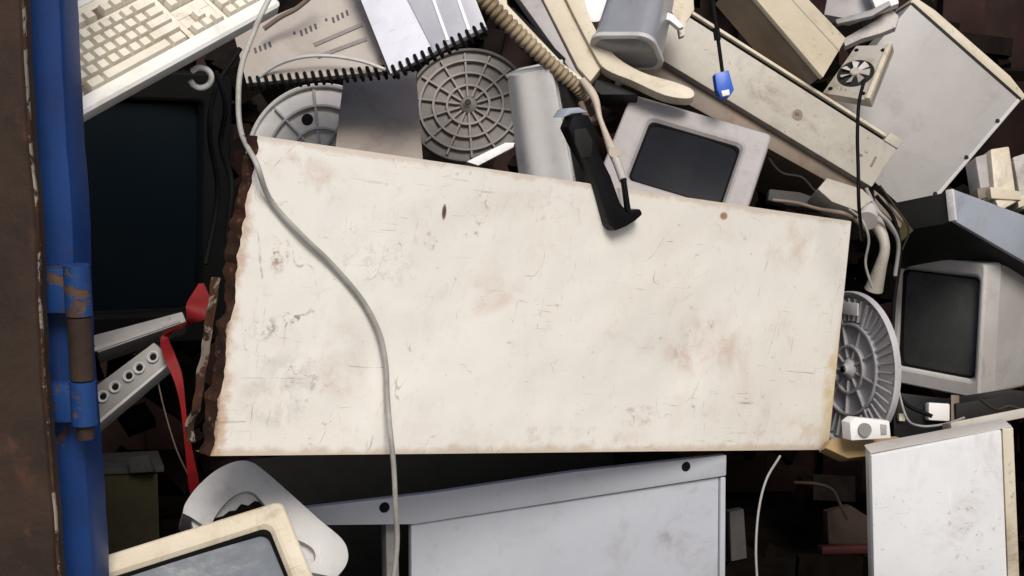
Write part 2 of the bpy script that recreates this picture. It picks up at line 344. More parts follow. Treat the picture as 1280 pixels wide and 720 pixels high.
# blue post, hinge and rusted door leaf, all upright
def xz(px, y):      # x of a pixel column at mid height on the vertical plane y
    d = ray(px, 360); return d.x * y / d.y
b = MB()
yp = 1.74
def wavy(x0, amp, z): return x0 + amp * (noise.noise(Vector((x0 * 3, 7.3, z * 6))) + .5 * noise.noise(Vector((x0, 2.1, z * 17))))
xr = xz(95, yp); loops = []
for i in range(61):
    z = .14 + i * (2.1 - .14) / 60; r_ = wavy(xr, .0035, z)
    loops.append([(xr - .10, yp, z), (r_ - .012, yp, z), (r_ - .003, yp + .004, z), (r_, yp + .012, z), (r_, yp + .07, z), (xr - .10, yp + .07, z)])
b.loft(loops, True, True); sk(b, 'post', 'bluepaint', 40)
b = MB(); yd = 1.66; xd = xz(48, yd); loops = []
for i in range(81):
    z = .1 + i * 2.0 / 80; r_ = wavy(xd, .004, z)
    loops.append([(xd - .30, yd, z), (r_ - .004, yd, z), (r_, yd + .004, z), (r_, yd + .03, z), (xd - .30, yd + .03, z)])
b.loft(loops, True, True); door = sk(b, 'door', 'rust', 40); door['label'] = 'rusty brown steel door leaf'
b = MB(); loops = []
for i in range(81):
    z = .1 + i * 2.0 / 80; r_ = wavy(xd, .004, z) + .0015; k_ = .0007 + .0007 * noise.noise(Vector((5, 1, z * 14)))
    loops.append([(r_ - .001, yd - .0015, z), (r_ + k_, yd + .001, z), (r_ + k_, yd + .006, z), (r_ - .001, yd + .006, z)])
b.loft(loops, True, True); b.bm.transform(Matrix.Translation((0, -2.2, 0))); b.build('worn_edge', 'chipcream', door, smooth=30)
hg = []
xh = xz(97, 1.715); yh = 1.715
def hz(py): d = ray(99, py); return CAM.z + d.z * yh / d.y
z0, z1, z2, z3, z4 = hz(331), hz(396), hz(474), hz(530), hz(548)
off = Vector((0, 2.2, 0))
hinge = bpy.data.objects.new('hinge', None); COL.objects.link(hinge); hinge.parent = skip; hinge['label'] = 'worn blue steel hinge with rusty barrel'
for za, zb, wd_ in ((z1 + .002, z0, .055), (z3, z2 - .002, .05)):
    hb = MB().cyl(Vector((xh, yh, za)), Vector((xh, yh, zb)), .0165, 20); hb.box((xh - wd_, yh - .006, za + .003), (xh - .006, yh + .024, zb - .004), .003)
    hb.bm.transform(Matrix.Translation((0, -2.2, 0))); hb.build('knuckle', 'bluerust', hinge)
hb = MB().cyl(Vector((xh, yh, z2)), Vector((xh, yh, z1)), .0150, 20); hb.bm.transform(Matrix.Translation((0, -2.2, 0))); hb.build('barrel', 'rust', hinge)
hb = MB().cyl(Vector((xh, yh, z4)), Vector((xh, yh, z3 - .002)), .011, 14); hb.bm.transform(Matrix.Translation((0, -2.2, 0))); hb.build('pin', 'rust', hinge)

# ------------------------------------------------------------------ big white panel
def panel_material(mtx):
    t = NT('cream_enamel_panel')
    inv = mtx.inverted()
    base = t.mix(t.ramp(t.noise(2.2, 5, .6), .35, .7), (.79, .765, .71), (.75, .715, .65))
    base = t.mix(t.ramp(t.noise(1.1, 3, .5, .5), .45, .7, .5), base, (.81, .75, .67))
    c = base
    c = t.mix(t.ramp(t.noise(4, 9, .72, .8), .56, .8, .36), c, (.46, .32, .22))
    c = t.mix(t.ramp(t.noise(13, 8, .75, .5), .5, .72, .26), c, (.60, .51, .44))
    c = t.mix(t.ramp(t.noise(38, 6, .75, .2), .56, .72, .30), c, (.50, .42, .35))
    c = t.mix(t.ramp(t.noise(24, 6, .7, .2, None, (1, 1, 3.5)), .58, .74, .18), c, (.86, .84, .79))
    sp = t.noise(70, 4, .65)
    c = t.mix(t.ramp(sp, .665, .72, .4), c, (.28, .17, .10))
    for st, ro, lo, a in (((9, 9, 170), (0, R(32), 0), .655, .55), ((200, 9, 12), (0, R(-20), 0), .665, .5), ((10, 10, 230), (0, R(-12), 0), .665, .5), ((7, 7, 130), (0, R(68), 0), .67, .5)):
        m = t.ramp(t.noise(1, 5, .65, .3, None, st, ro), lo, lo + .025, a)
        m = t.math('MULTIPLY', m, t.ramp(t.noise(3.5, 3), .45, .6))
        c = t.mix(m, c, (.20, .15, .11))
    for sc_, wd_, a_, z0_, st_, ro_ in ((5, .0022, .6, .52, (1, 1, 1), (0, 0, 0)), (9, .003, .5, .5, (1, 1, .35), (0, R(20), 0)), (16, .004, .45, .5, (1.6, 1, .5), (0, R(-40), 0)), (7, .0018, .55, .54, (.4, 1, 1.6), (0, R(10), 0))):
        dd = t.math('ABSOLUTE', t.math('SUBTRACT', t.noise(sc_, 1.5, .4, 0, None, st_, ro_), .5))
        ln = t.math('SUBTRACT', 1.0, t.ramp(dd, wd_ * .4, wd_), True)
        mk = t.math('MULTIPLY', t.ramp(t.noise(sc_ * .9 + 2.3, 5, .7), z0_, z0_ + .1), t.ramp(t.noise(55, 3), .40, .60, a_))
        c = t.mix(t.math('MULTIPLY', ln, mk), c, (.22, .17, .13))
    sep = t.n('ShaderNodeSeparateXYZ'); t.l(t.raw, sep.inputs[0]); X, Z = sep.outputs[0], sep.outputs[2]
    pl = PanelPlane
    def loc(px, py): return inv @ pl.hit(px, py)
    edge_n = t.noise(28, 6, .65)
    def blob(px, py, rx, ry, ang, col, amt, ns=40, lo=.45, hi=.62):
        nonlocal c
        p = loc(px, py); k = (loc(px + 10, py) - p).length / 10; k2 = (loc(px, py + 10) - p).length / 10
        dx = t.math('SUBTRACT', X, p.x); dz = t.math('SUBTRACT', Z, p.z); ca, sa = math.cos(R(ang)), math.sin(R(ang))
        u = t.math('ADD', t.math('MULTIPLY', dx, ca / (rx * k)), t.math('MULTIPLY', dz, sa / (rx * k)))
        v = t.math('ADD', t.math('MULTIPLY', dx, -sa / (ry * k2)), t.math('MULTIPLY', dz, ca / (ry * k2)))
        d = t.math('ADD', t.math('MULTIPLY', u, u), t.math('MULTIPLY', v, v))
        f = t.math('SUBTRACT', 1.0, d, True)
        m = t.math('MULTIPLY', t.ramp(f, 0, .8), t.ramp(t.noise(ns, 6, .7, .3), lo, hi, amt))
        c = t.mix(m, c, col)
    DK = (.10, .085, .075); BR = (.30, .15, .08); PK = (.50, .32, .22)
    blob(352, 405, 42, 14, 25, DK, .5, 75, .5, .64); blob(330, 412, 22, 18, 20, DK, .4, 80, .5, .64); blob(375, 395, 25, 5, 30, DK, .5, 75)
    blob(350, 320, 15, 26, -10, BR, .7, 60); blob(345, 312, 5, 22, 15, BR, .8, 80)
    blob(555, 265, 3.5, 12, 4, (.12, .07, .05), 1.0, 20, .2, .4); blob(540, 300, 12, 16, 0, BR, .5, 70)
    blob(880, 430, 60, 45, 0, PK, .55, 18, .38, .7); blob(860, 445, 25, 20, 0, PK, .45, 25); blob(885, 405, 12, 7, 0, BR, .5, 30)
    blob(610, 370, 55, 28, 20, PK, .4, 16, .4, .7); blob(430, 450, 40, 60, 10, PK, .35, 18, .4, .7)
    blob(800, 520, 30, 16, 0, BR, .45, 45); blob(350, 490, 60, 60, 0, DK, .18, 35); blob(380, 480, 30, 40, 0, DK, .28, 80, .52, .62)
    blob(760, 215, 90, 22, -8, PK, .45, 20, .4, .7); blob(905, 270, 6, 6, 0, BR, .9, 20, .2, .4); blob(690, 260, 60, 30, 0, BR, .25, 55, .5, .65)
    blob(985, 300, 40, 50, 0, (.50, .36, .20), .4, 20, .42, .7); blob(1040, 480, 14, 60, 0, (.55, .38, .10), .6, 20, .35, .6)
    blob(380, 215, 60, 30, -10, PK, .4, 25, .42, .7); blob(470, 330, 60, 40, 0, BR, .2, 60, .5, .62)
    blob(980, 540, 60, 18, 0, (.50, .35, .22), .35, 30); blob(700, 545, 120, 16, 0, (.52, .40, .28), .35, 30)
    # rust creeping in from the torn left edge and along the rims: (edge position) + noise
    def edge(coord, at0, at1, col, amt=1.0, wob=.06):
        nonlocal c
        e = t.math('ADD', coord, t.math('MULTIPLY', t.math('SUBTRACT', edge_n, .5), wob))
        c = t.mix(t.ramp(e, at0, at1, amt), c, col)
    q = POSES['panel']['quad']
    edge(X, q[3][0] + .024, q[3][0] + .004, (.40, .19, .06), .6, .06); edge(X, q[3][0] + .008, q[3][0] - .002, (.06, .025, .012), 1, .03)
    edge(X, q[2][0] - .035, q[2][0] - .002, (.58, .42, .16), .55, .05); edge(Z, .016, .002, (.42, .27, .14), .5, .03); edge(Z, q[0][1] - .010, q[0][1], (.45, .30, .18), .4, .03)
    scr = t.noise(1, 5, .65, .3, None, (9, 9, 170), (0, R(32), 0))
    t.bump(t.math('ADD', t.math('ADD', t.noise(9, 4), t.math('MULTIPLY', sp, .15)), t.math('MULTIPLY', t.ramp(scr, .66, .69), -.5)), .22, .003)
    return t.done(c, t.math('ADD', t.math('MULTIPLY', t.noise(8, 6), .25), .34), 0, .4)
pm = pose_matrix('panel')
class PP: pass
PanelPlane = Plane(640, 360, 2); PanelPlane.o = pm.translation.copy(); PanelPlane.n = (pm.to_3x3() @ Vector((0, 1, 0))).normalized()
M['panel'] = panel_material(pm)
panel, dm, q = posed('panel', 'enamel_panel', 'large cream enamelled appliance panel with a torn rusty side edge, lying across the middle', 'metal panel')
NX, NZ = 150, 56; b = MB(); G = {}
def torn(v): return .007 * noise.noise(Vector((3.1, 0, v * 9))) + .005 * noise.noise(Vector((1.7, 4, v * 31)))
for i in range(NX + 1):
    for j in range(NZ + 1):
        u, v = i / NX, j / NZ; p = qp(q, u, v)
        p.y = .005 * noise.noise(Vector((p.x * 2.4, 0, p.z * 3.5))) + .0022 * noise.noise(Vector((p.x * 9, 5, p.z * 9))) + .0007 * noise.noise(Vector((p.x * 26, 5, p.z * 26)))
        p.y += .007 * math.exp(-((p.x - .23) ** 2 + (p.z - .16) ** 2) / .004) + .005 * math.exp(-((p.x + .42) ** 2 + (p.z - .14) ** 2) / .003); p.y *= min(1, .15 + 6 * min(u, 1 - u, v, 1 - v))
        if i == 0: p.x += torn(v)
        G[i, j] = b.bm.verts.new(p)
for i in range(NX):
    for j in range(NZ): b.face((G[i, j], G[i + 1, j], G[i + 1, j + 1], G[i, j + 1]))
def rim(idx, dy, dx=0, dz=0):
    prev = None
    for k in idx:
        v = G[k]; a = b.bm.verts.new(v.co + Vector((dx * .4, .003, dz * .4))); e = b.bm.verts.new(v.co + Vector((dx, dy, dz)))
        if prev: b.face((prev[0], v, a, prev[1])); b.face((prev[1], a, e, prev[2]))
        prev = (v, a, e)
rim([(i, NZ) for i in range(NX + 1)], .045, 0, .002); rim([(i, 0) for i in range(NX + 1)], .045, 0, -.002); rim([(NX, j) for j in range(NZ + 1)], .045, .002, 0)
b.build('front_sheet', 'panel', panel, smooth=50)
# torn flange folded back along the left, eaten by rust
b = MB(); loops = []
n_ = 70
for k in range(n_ + 1):
    v = k / n_; p = qp(q, 0, v); p.x += torn(v) - .0008
    wdt = .014 + .012 * (1 - v) + .009 * noise.noise(Vector((9, 2, v * 8))) + .007 * noise.noise(Vector((2, 2, v * 30)))
    if v > .55: wdt += .008
    j1 = .004 * noise.noise(Vector((v * 25, 1, 1)))
    loops.append([p + Vector((0, .001, 0)), p + Vector((-.003 + j1, wdt * .5, 0)), p + Vector((-.004 - j1, wdt, 0)), p + Vector((-.002 - j1, wdt, 0)), p + Vector((-.001 + j1, wdt * .5, 0)), p + Vector((.002, .003, 0))])
b.loft(loops, True, True); b.build('flange', 'rustflange', panel, smooth=30)

b = MB(); loops = []
for k in range(41):
    v = .03 + .52 * k / 40; p = qp(q, 0, v); e = .0016 * noise.noise(Vector((4, 8, v * 18))); z_ = .024 + .006 * (1 - v)
    if v < .13: z_ += .010 * math.sin((v - .03) / .1 * math.pi)
    loops.append([p + Vector((-.010 + e, z_, 0)), p + Vector((-.022 + e * 2, z_ - .004, 0)), p + Vector((-.023 + e * 2, z_, 0)), p + Vector((-.011 + e, z_ + .003, 0))])
b.loft(loops, True, True); b.build('flange_lip', 'chipcream', panel, smooth=30)

# ------------------------------------------------------------------ round ribbed covers
def round_cover(key, label, mat, ribmat, spokes, rings, holes=False, fine=0):
    t, d, q_ = posed(key, 'round_cover', label, 'plastic cover', 'round ribbed plastic covers')
    r = (d[0] + d[2]) / 4; c = (0, d[2] / 2)
    MB().lathe([(.0, .006), (r * .12, .006), (r * .15, .012), (r * .945, .012), (r * .955, .003), (r * .985, .001), (r, .004), (r, .0135), (.0, .015)], c, 72).build('disc', mat, t, smooth=35)
    rb = MB()
    for rg in rings:
        rb.lathe([(r * rg - .0028, .013), (r * rg - .0022, .002), (r * rg + .0022, .002), (r * rg + .0028, .013)], c, 72)
    def spoke(a, r0, r1, wd):
        mt = Matrix.Translation((c[0], 0, c[1])) @ Matrix.Rotation(a, 4, 'Y')
        rb.box((r0 * r, .0035, -wd), (r1 * r, .0125, wd), .001, mt, 1)
    for k in range(spokes): spoke(2 * math.pi * (k + .3) / spokes, .14, .92, .0024)
    for k in range(fine): spoke(2 * math.pi * (k + .5) / fine, .62, .91, .0012)
    rb.build('ribs', ribmat, t, smooth=35)
    MB().lathe([(0, -.008), (r * .06, -.008), (r * .075, -.002), (r * .13, .003), (r * .14, .007), (0, .007)], c, 32).build('hub', ribmat, t)
    MB().lathe([(0, -.011), (.006, -.011), (.007, -.0085), (0, -.0085)], c, 16).build('screw', 'black', t)
    return t, r, c
t, r, c = round_cover('discmid', 'dusty brown-grey round ribbed cover below the spiral-bound white sheet', 'coverbrown', 'ribbrown', 14, (.34, .56, .78))
t, r, c = round_cover('discleft', 'pale grey round cover half hidden behind the panel, under the printed spiral pad', 'white', 'lightgrey', 10, (.4, .7), fine=0)
MB().lathe([(0, .0095), (.011, .0095), (.012, .0118), (0, .0118)], (-.03, c[1] + r * .52), 20).build('hole', 'black', t)
t, r, c = round_cover('discright', 'grey round ribbed cover standing between the panel and the boxy monitor', 'covergrey', 'covergrey', 9, (.3, .58), fine=44)
st = MB(); st.box((.02 * 0 - .035, -.001, c[1] + r * .70), (.028, .0018, c[1] + r * .86), .0008); st.build('sticker', 'white', t)

# ------------------------------------------------------------------ cathode-ray monitors
def crt(key, label, mcase, mscreen, bez, taper=.55, rad=.018, case_len=.3, group='old tube monitors', name='tube_monitor', buttons=0, mbez=None, vents=True, bulge=.012, cat='monitor'):
    t, d, q_ = posed(key, name, label, cat, group)
    w_, D, h_ = d; l, r_, tp, bt = bez; mbez = mbez or mcase
    ow, oh = w_ - l - r_, h_ - tp - bt; ox, oz = (l - r_) / 2, bt + oh / 2; cz = h_ / 2
    b = MB(); b.loft([rr(0, cz, w_, h_, rad, .055), rr(0, cz, w_, h_, rad, .006), rr(0, cz, w_ - .003, h_ - .003, rad, .002), rr(0, cz, w_ - .009, h_ - .009, rad * .8, 0),
        rr(ox, oz, ow + .014, oh + .014, .016, .0005), rr(ox, oz, ow + .004, oh + .004, .014, .003), rr(ox, oz, ow - .007, oh - .007, .012, .012), rr(ox, oz, ow - .008, oh - .008, .012, .03)])
    bz = b.build('bezel', mbez, t, smooth=18)
    MB().loft([rr(ox, oz, ow - .006, oh - .006, .012, .0085), rr(ox, oz, ow - .013, oh - .013, .014, .0095 + bulge * .3), rr(ox, oz, ow - .013, oh - .013, .014, .02)]).build('screen_mask', 'blackmatt', bz, smooth=30)
    b = MB(); n = 16; V = {}
    for i in range(n + 1):
        for j in range(n + 1):
            u, v = i / n * 2 - 1, j / n * 2 - 1
            V[i, j] = b.bm.verts.new((ox + u * (ow / 2 - .003), .009 + bulge * (.55 * u * u + .45 * v * v), oz + v * (oh / 2 - .003)))
    for i in range(n):
        for j in range(n): b.face((V[i, j], V[i + 1, j], V[i + 1, j + 1], V[i, j + 1]))
    b.build('screen', mscreen, t, smooth=60)
    y1 = .055 + (D - .055) * case_len
    b = MB(); b.loft([rr(0, cz, w_ - .004, h_ - .004, rad, .0555), rr(0, cz, w_ - .008, h_ - .008, rad, .06), rr(0, cz, w_ - .012, h_ - .012, rad, y1),
        rr(0, cz - .01, w_ * (taper + .12), h_ * (taper + .14), rad, y1 + (D - y1) * .62), rr(0, cz - .015, w_ * taper, h_ * taper, rad, D - .008), rr(0, cz - .015, w_ * taper - .014, h_ * taper - .014, rad, D)], True, True)
    cs = b.build('casing', mcase, t, smooth=35)
    for sx in ((-1, 1) if vents else ()):
        b = MB()
        for k in range(9):
            y = .075 + k * .011
            if y > y1 - .01: break
            b.box((sx * (w_ / 2 - .0045) - .0012, y, h_ * .22), (sx * (w_ / 2 - .0045) + .0012, y + .004, h_ * .55))
        b.build('vent', 'black', cs, smooth=0)
    for k in range(buttons):
        MB().box((w_ / 2 - r_ - .02 - k * .022, -.0025, bt * .35), (w_ / 2 - r_ - .006 - k * .022, .004, bt * .35 + .008), .001).build('button', 'beige', t)
    return t
crt('tv', 'black television with a dark glass face, standing behind the blue post under the keyboard', 'black', 'scr_black', (.02, .055, .055, .06), mbez='blackmatt', group=None, name='television', cat='television', bulge=.02)
crt('crtfront', 'yellowed cream monitor with a glass face coloured like reflected sky, tilted beside the foot of the blue post', 'cream', 'scr_sky', (.04, .029, .030, .05), bulge=.014, rad=.012)
crt('crtright', 'boxy pale grey monitor turned sideways above the white cabinet', 'palecase', 'scr_green', (.016, .016, .030, .038), taper=.8, case_len=.75, rad=.010, vents=False)
crt('crtmid', 'small grey-mauve monitor tipped back behind the panel, by the black handle', 'mauve', 'scr_navy', (.050, .045, .042, .045), buttons=2, rad=.010, bulge=.006)

# ------------------------------------------------------------------ keyboard
t, d, q_ = posed('keyboard', 'keyboard', 'dirty cream computer keyboard lying tilted over the black television', 'keyboard')
w_, D, h_ = d
b = MB(); b.loft([rr(0, h_ / 2, w_ - .01, h_ - .01, .008, .028), rr(0, h_ / 2, w_, h_, .01, .022), rr(0, h_ / 2, w_, h_, .01, .004), rr(0, h_ / 2, w_ - .008, h_ - .008, .008, 0), rr(0, .004 + h_ / 2, w_ - .022, h_ - .036, .004, 0), rr(0, .004 + h_ / 2, w_ - .024, h_ - .038, .003, .008)], True, True)
b.build('shell', 'keyboard', t, smooth=40)
MB().box((-w_ / 2 + .012, .0055, .019), (w_ / 2 - .012, .0078, h_ - .012)).build('key_recess', 'keywell', t, smooth=0)
U = .0187; kp = .0188; x0 = -w_ / 2 + .0155; zr = [.021 + i * .0183 for i in range(5)] + [.021 + 5 * .0183 + .006]
rows = [
 [3.5, 1.5, -.5, 1.5, 6.25, 1.5, -.25], [2.25] + [1] * 10 + [2.75], [1.75] + [1] * 11 + [2.25], [1.5] + [1] * 12 + [1.5], [1] * 13 + [2], [1, -1] + [1] * 4 + [-.5] + [1] * 4 + [-.5] + [1] * 4]
b = MB()
def key(xc, zc, wk, hk):
    tw, th = wk - .0015, hk - .0015
    y0, y1 = .0054, -.0065 - random.uniform(0, .001)
    xc += random.gauss(0, .00025); zc += random.gauss(0, .00025)
    lo = [(xc - tw / 2, y0, zc - th / 2), (xc + tw / 2, y0, zc - th / 2), (xc + tw / 2, y0, zc + th / 2), (xc - tw / 2, y0, zc + th / 2)]
    def ins(e, y): return [(xc - tw / 2 + e, y, zc - th / 2 + e), (xc + tw / 2 - e, y, zc - th / 2 + e), (xc + tw / 2 - e, y, zc + th / 2 - e * .6), (xc - tw / 2 + e, y, zc + th / 2 - e * .6)]
    b.loft([lo, ins(.0018, y1 + .0015), ins(.0026, y1)], False, True)
for ri, row in enumerate(rows):
    x = x0
    for k in row:
        if k > 0: key(x + k * kp / 2, zr[ri] + .0085, k * kp, .0178)
        x += abs(k) * kp
xa = x0 + 15 * kp + .010
for dx, ri in ((0, 0), (1, 0), (2, 0), (1, 1), (0, 3), (1, 3), (2, 3), (0, 4), (1, 4), (2, 4), (0, 5), (1, 5), (2, 5)): key(xa + (dx + .5) * kp, zr[ri] + .0085, kp, .0178)
xn = xa + 3 * kp + .008
for ri in range(5):
    for dx in range(4):
        if xn + (dx + 1) * kp < w_ / 2 - .006: key(xn + (dx + .5) * kp, zr[ri] + .0085, kp, .0178)
b.build('keys', 'keys', t, smooth=30)
zt = h_ - .011; zb_ = .0165
b = MB(); e0, e1 = x0 + 15 * kp, xa + 3 * kp
b.box((e0 + .0005, .0015, zb_), (xa - .0008, .0075, zt), .001); b.box((e1 + .0005, .0015, zb_), (xn - .0008, .0075, zt), .001)
b.box((xa - .0006, .0016, zr[2] - .0005), (e1, .0075, zr[3] - .0008), .001); b.box((xa - .0006, .0016, zr[1] - .0004), (xa + kp - .0006, .0075, zr[2] - .0008), .001); b.box((xa + 2 * kp + .0006, .0016, zr[1] - .0004), (e1, .0075, zr[2] - .0008), .001)
b.box((x0, .0017, zr[4] + .0183), (e0, .0075, zr[5] - .0006), .001); b.box((xa, .0017, zr[4] + .0183), (w_ / 2 - .012, .0075, zr[5] - .0006), .001)
b.box((x0, .0017, zr[5] + .0183), (w_ / 2 - .012, .0075, zt), .001)
b.build('key_surround', 'keys', t, smooth=30)

# ------------------------------------------------------------------ spiral pads
def notebook(key, label, cov, group='spiral-bound pads', n=13, prints=False):
    t, d, q_ = posed(key, 'spiral_pad', label, 'spiral pad', group)
    b = MB(); pts = []
    b.prism([(a, z) for a, z in (q_[3], q_[2], q_[1], q_[0])], 0, d[1], .001)
    b.build('pages', cov, t)
    b = MB()
    for k in range(n):
        p = qp(q_, (k + .5) / n, 0); rad = .0095; pts = []
        for j in range(15):
            a = 2 * math.pi * j / 14; pts.append(p + Vector((.003 * j / 14, d[1] / 2 + rad * math.cos(a), .002 + rad * 1.25 * math.sin(a))))
        b.tube(pts, .0034, 6)
    b.build('coil', 'blackmatt', t)
    return t, d, q_
t, d, q_ = notebook('notewhite', 'white plastic-covered spiral pad with black coil, above the brown round cover', 'sheet')
b = MB(); b.prism([qp(q_, .46, .0).xz, qp(q_, 1, .0).xz, qp(q_, 1, 1).xz, qp(q_, .36, 1).xz], -.0025, -.0005, .0006); b.build('grey_flap', 'sheetgrey', t)
b = MB()
for u in (.62, .84): # stiff creases across the cover
    p0, p1 = qp(q_, u, .04), qp(q_, u + .03, .98); b.ribbon([p0 + Vector((0, -.003, 0)), p1 + Vector((0, -.004, 0))], Vector((1, .2, 0)), .005, .0015)
b.build('crease', 'sheet', t)
t, d, q_ = notebook('notebeige', 'stained grey-beige spiral pad with faint printed bars beside the long pale cable', 'paper', n=19)
for gx, gz in ((.12, .56), (.46, .62), (.70, .66)):
    b = MB()
    for k in range(4):
        p = qp(q_, gx + k * .036, gz + k * .01); b.box((p.x - .0028, -.0012, p.z - .006), (p.x + .0012, .0008, p.z + .006))
    p = qp(q_, gx - .05, gz + .03); b.box((p.x - .002, -.0012, p.z - .003), (p.x + .002, .0008, p.z + .003))
    b.build('printed_lettering', 'ink', t, smooth=0)
b = MB()
for k in range(2):
    p0, p1 = qp(q_, .52, .42 - k * .16), qp(q_, .88, .52 - k * .16); b.ribbon([p0 + Vector((0, -.0012, 0)), p1 + Vector((0, -.0012, 0))], Vector((0, 0, 1)), .008, .002)
b.build('printed_rule', 'greystrip', t, smooth=0)
# curved pale rod lying on the pad
b = MB(); b.tube(spline([at(322, 98, 2.5), at(345, 82, 2.49), at(375, 72, 2.48), at(410, 70, 2.48), at(450, 76, 2.48), at(482, 87, 2.48)], 8), .0032, 8)
tag(b.build('bent_rod', 'lightgrey'), 'thin pale curved rod lying across the printed spiral pad', 'rod')
# brown plate
t, d, q_ = posed('browplate', 'dusty_plate', 'flat dusty brown-grey plate between the two round covers at the panel top', 'plate')
MB().prism([(a, z) for a, z in (q_[3], q_[2], q_[1], q_[0])], 0, .02, .003).build('plate', 'brownplate', t)
b = MB(); b.box((q_[0][0] - .002, .004, q_[0][1] + .001), (q_[1][0] + .002, .030, q_[1][1] + .008), .002); b.build('lip', 'coverbrown', t)

# ------------------------------------------------------------------ boxes and cases
def case(key, name, label, cat, mat, bevel=.004, D=None, part='casing', group=None):
    t, d, q_ = posed(key, name, label, cat, group)
    MB().prism([(a, z) for a, z in (q_[3], q_[2], q_[1], q_[0])], 0, D or d[1], bevel).build(part, mat, t)
    return t, d, q_
# lower blue-white steel cabinet: open frame rail over a side panel
t, d, q_ = posed('cabinet', 'steel_cabinet', 'blue-white steel cabinet with a missing left panel, under the enamelled panel', 'cabinet')
fu = .255; TLp, TRp, BRp, BLp = qp(q_, 0, 1), qp(q_, 1, 1), qp(q_, 1, 0), qp(q_, 0, 0)
ft = .052
def P2(u, drop): p = qp(q_, u, 1); return (p.x, p.z - drop)
MB().prism([P2(0, ft * .52), P2(fu, ft), P2(1, ft * .98 - .012), P2(1, .0), P2(.62, -.004), P2(.3, .002), P2(0, .0)], -.004, .012, .0025).build('top_rail', 'bluewhite', t)
p0 = qp(q_, fu - .005, 0); p1 = qp(q_, 1, 0)
MB().prism([(p0.x, p0.z), (p1.x - .014, p1.z), (P2(.985, .042)[0], P2(.985, .042)[1]), P2(fu - .005, ft + .002)], .003, .02, .002).build('side_panel', 'bluewhite', t)
MB().prism([(p1.x - .0125, p1.z), (p1.x, p1.z), P2(1, .042), P2(.987, .042)], -.002, .025, .002).build('edge_strip', 'bluewhite', t)
for u, dr in ((.19, .016), (.895, .012)):
    b = MB(); p = P2(u, dr); b.lathe([(0, -.0062), (.0075, -.0062), (.009, -.0045), (0, -.0045)], (p[0], p[1]), 20); b.build('rail_hole', 'blackmatt', t)
b = MB(); hh = q_[0][1]
b.box((q_[0][0] + .005, .02, .0), (q_[1][0] - .005, .024, hh * .3)); b.box((q_[0][0] + .01, d[1] - .01, 0), (q_[1][0] - .01, d[1], hh - .03)); b.box((q_[1][0] - .012, .026, 0), (q_[1][0] - .006, d[1], hh - .03)); b.box((q_[0][0] + .01, .026, 0), (q_[0][0] + .014, d[1], hh - .06))
b.build('inner_frame', 'darkcase', t, smooth=0)
p = P2(fu - .035, ft + .002); MB().box((p[0] - .012, .03, 0), (p[0] + .010, .06, p[1]), .002).build('upright', 'greystrip', t)
# lower right white cabinet
t, d, q_ = posed('whitecab', 'white_cabinet', 'scratched white steel cabinet standing below the boxy monitor', 'cabinet')
MB().prism([(a, z) for a, z in (q_[3], q_[2], q_[1], q_[0])], 0, .02, .003).build('front_panel', 'whitemetal', t)
b = MB(); b.prism([(q_[3][0] + .004, q_[3][1]), (q_[2][0] + .026, q_[2][1]), (q_[1][0] + .022, q_[1][1] + .002), (q_[0][0] + .004, q_[0][1] + .002)], .022, .06, .003); b.build('body', 'lightgrey', t)
MB().prism([(q_[2][0] + .003, q_[2][1]), (q_[2][0] + .024, q_[2][1]), (q_[1][0] + .022, q_[1][1] + .001), (q_[1][0] + .003, q_[1][1] + .001)], .004, .0205, .002).build('edge_strip', 'cream', t)
b = MB(); tl, tr = q_[0], q_[1]
b.prism([(tl[0], tl[1] + .002), (tr[0] + .02, tr[1] + .002), (tr[0] + .02, tr[1] + .004), (tl[0], tl[1] + .004)], .006, .05, .0015); b.build('top_trim', 'beige', t)
# grey steel computer case on its corner
t, d, q_ = case('greycase', 'computer_case', 'large grey steel computer case standing on one corner against the rusty wall', 'computer case', 'greymetal', .003, .12)
a, b_ = q_[0], q_[1]
b = MB().prism([(a[0] - .004, a[1] + .002), (b_[0] + .006, b_[1] + .002), (b_[0] + .006, b_[1] + .016), (b_[0] - .05, b_[1] + .026), (a[0] + .05, a[1] + .026), (a[0] - .004, a[1] + .018)], .006, .125, .003); fb = b.build('front_bezel', 'cream', t)
b = MB().prism([(a[0], a[1] - .004), (b_[0], b_[1] - .004), (b_[0], b_[1] + .0025), (a[0], a[1] + .0025)], -.0015, .003, .0007); b.build('seam', 'darkcase', t)
MB().prism([(q_[1][0] - .006, q_[1][1] - .004), (q_[1][0] + .0015, q_[1][1] - .004), (q_[2][0] + .0015, q_[2][1]), (q_[2][0] - .006, q_[2][1])], -.002, .004, .0008).build('folded_edge', 'lightgrey', t)
for u in (.2, .5, .8):
    b = MB(); p = qp(q_, .975, u); b.lathe([(0, -.004), (.004, -.004), (.005, -.0015), (0, -.0015)], (p.x, p.z), 14); b.build('screw', 'darkcase', t)
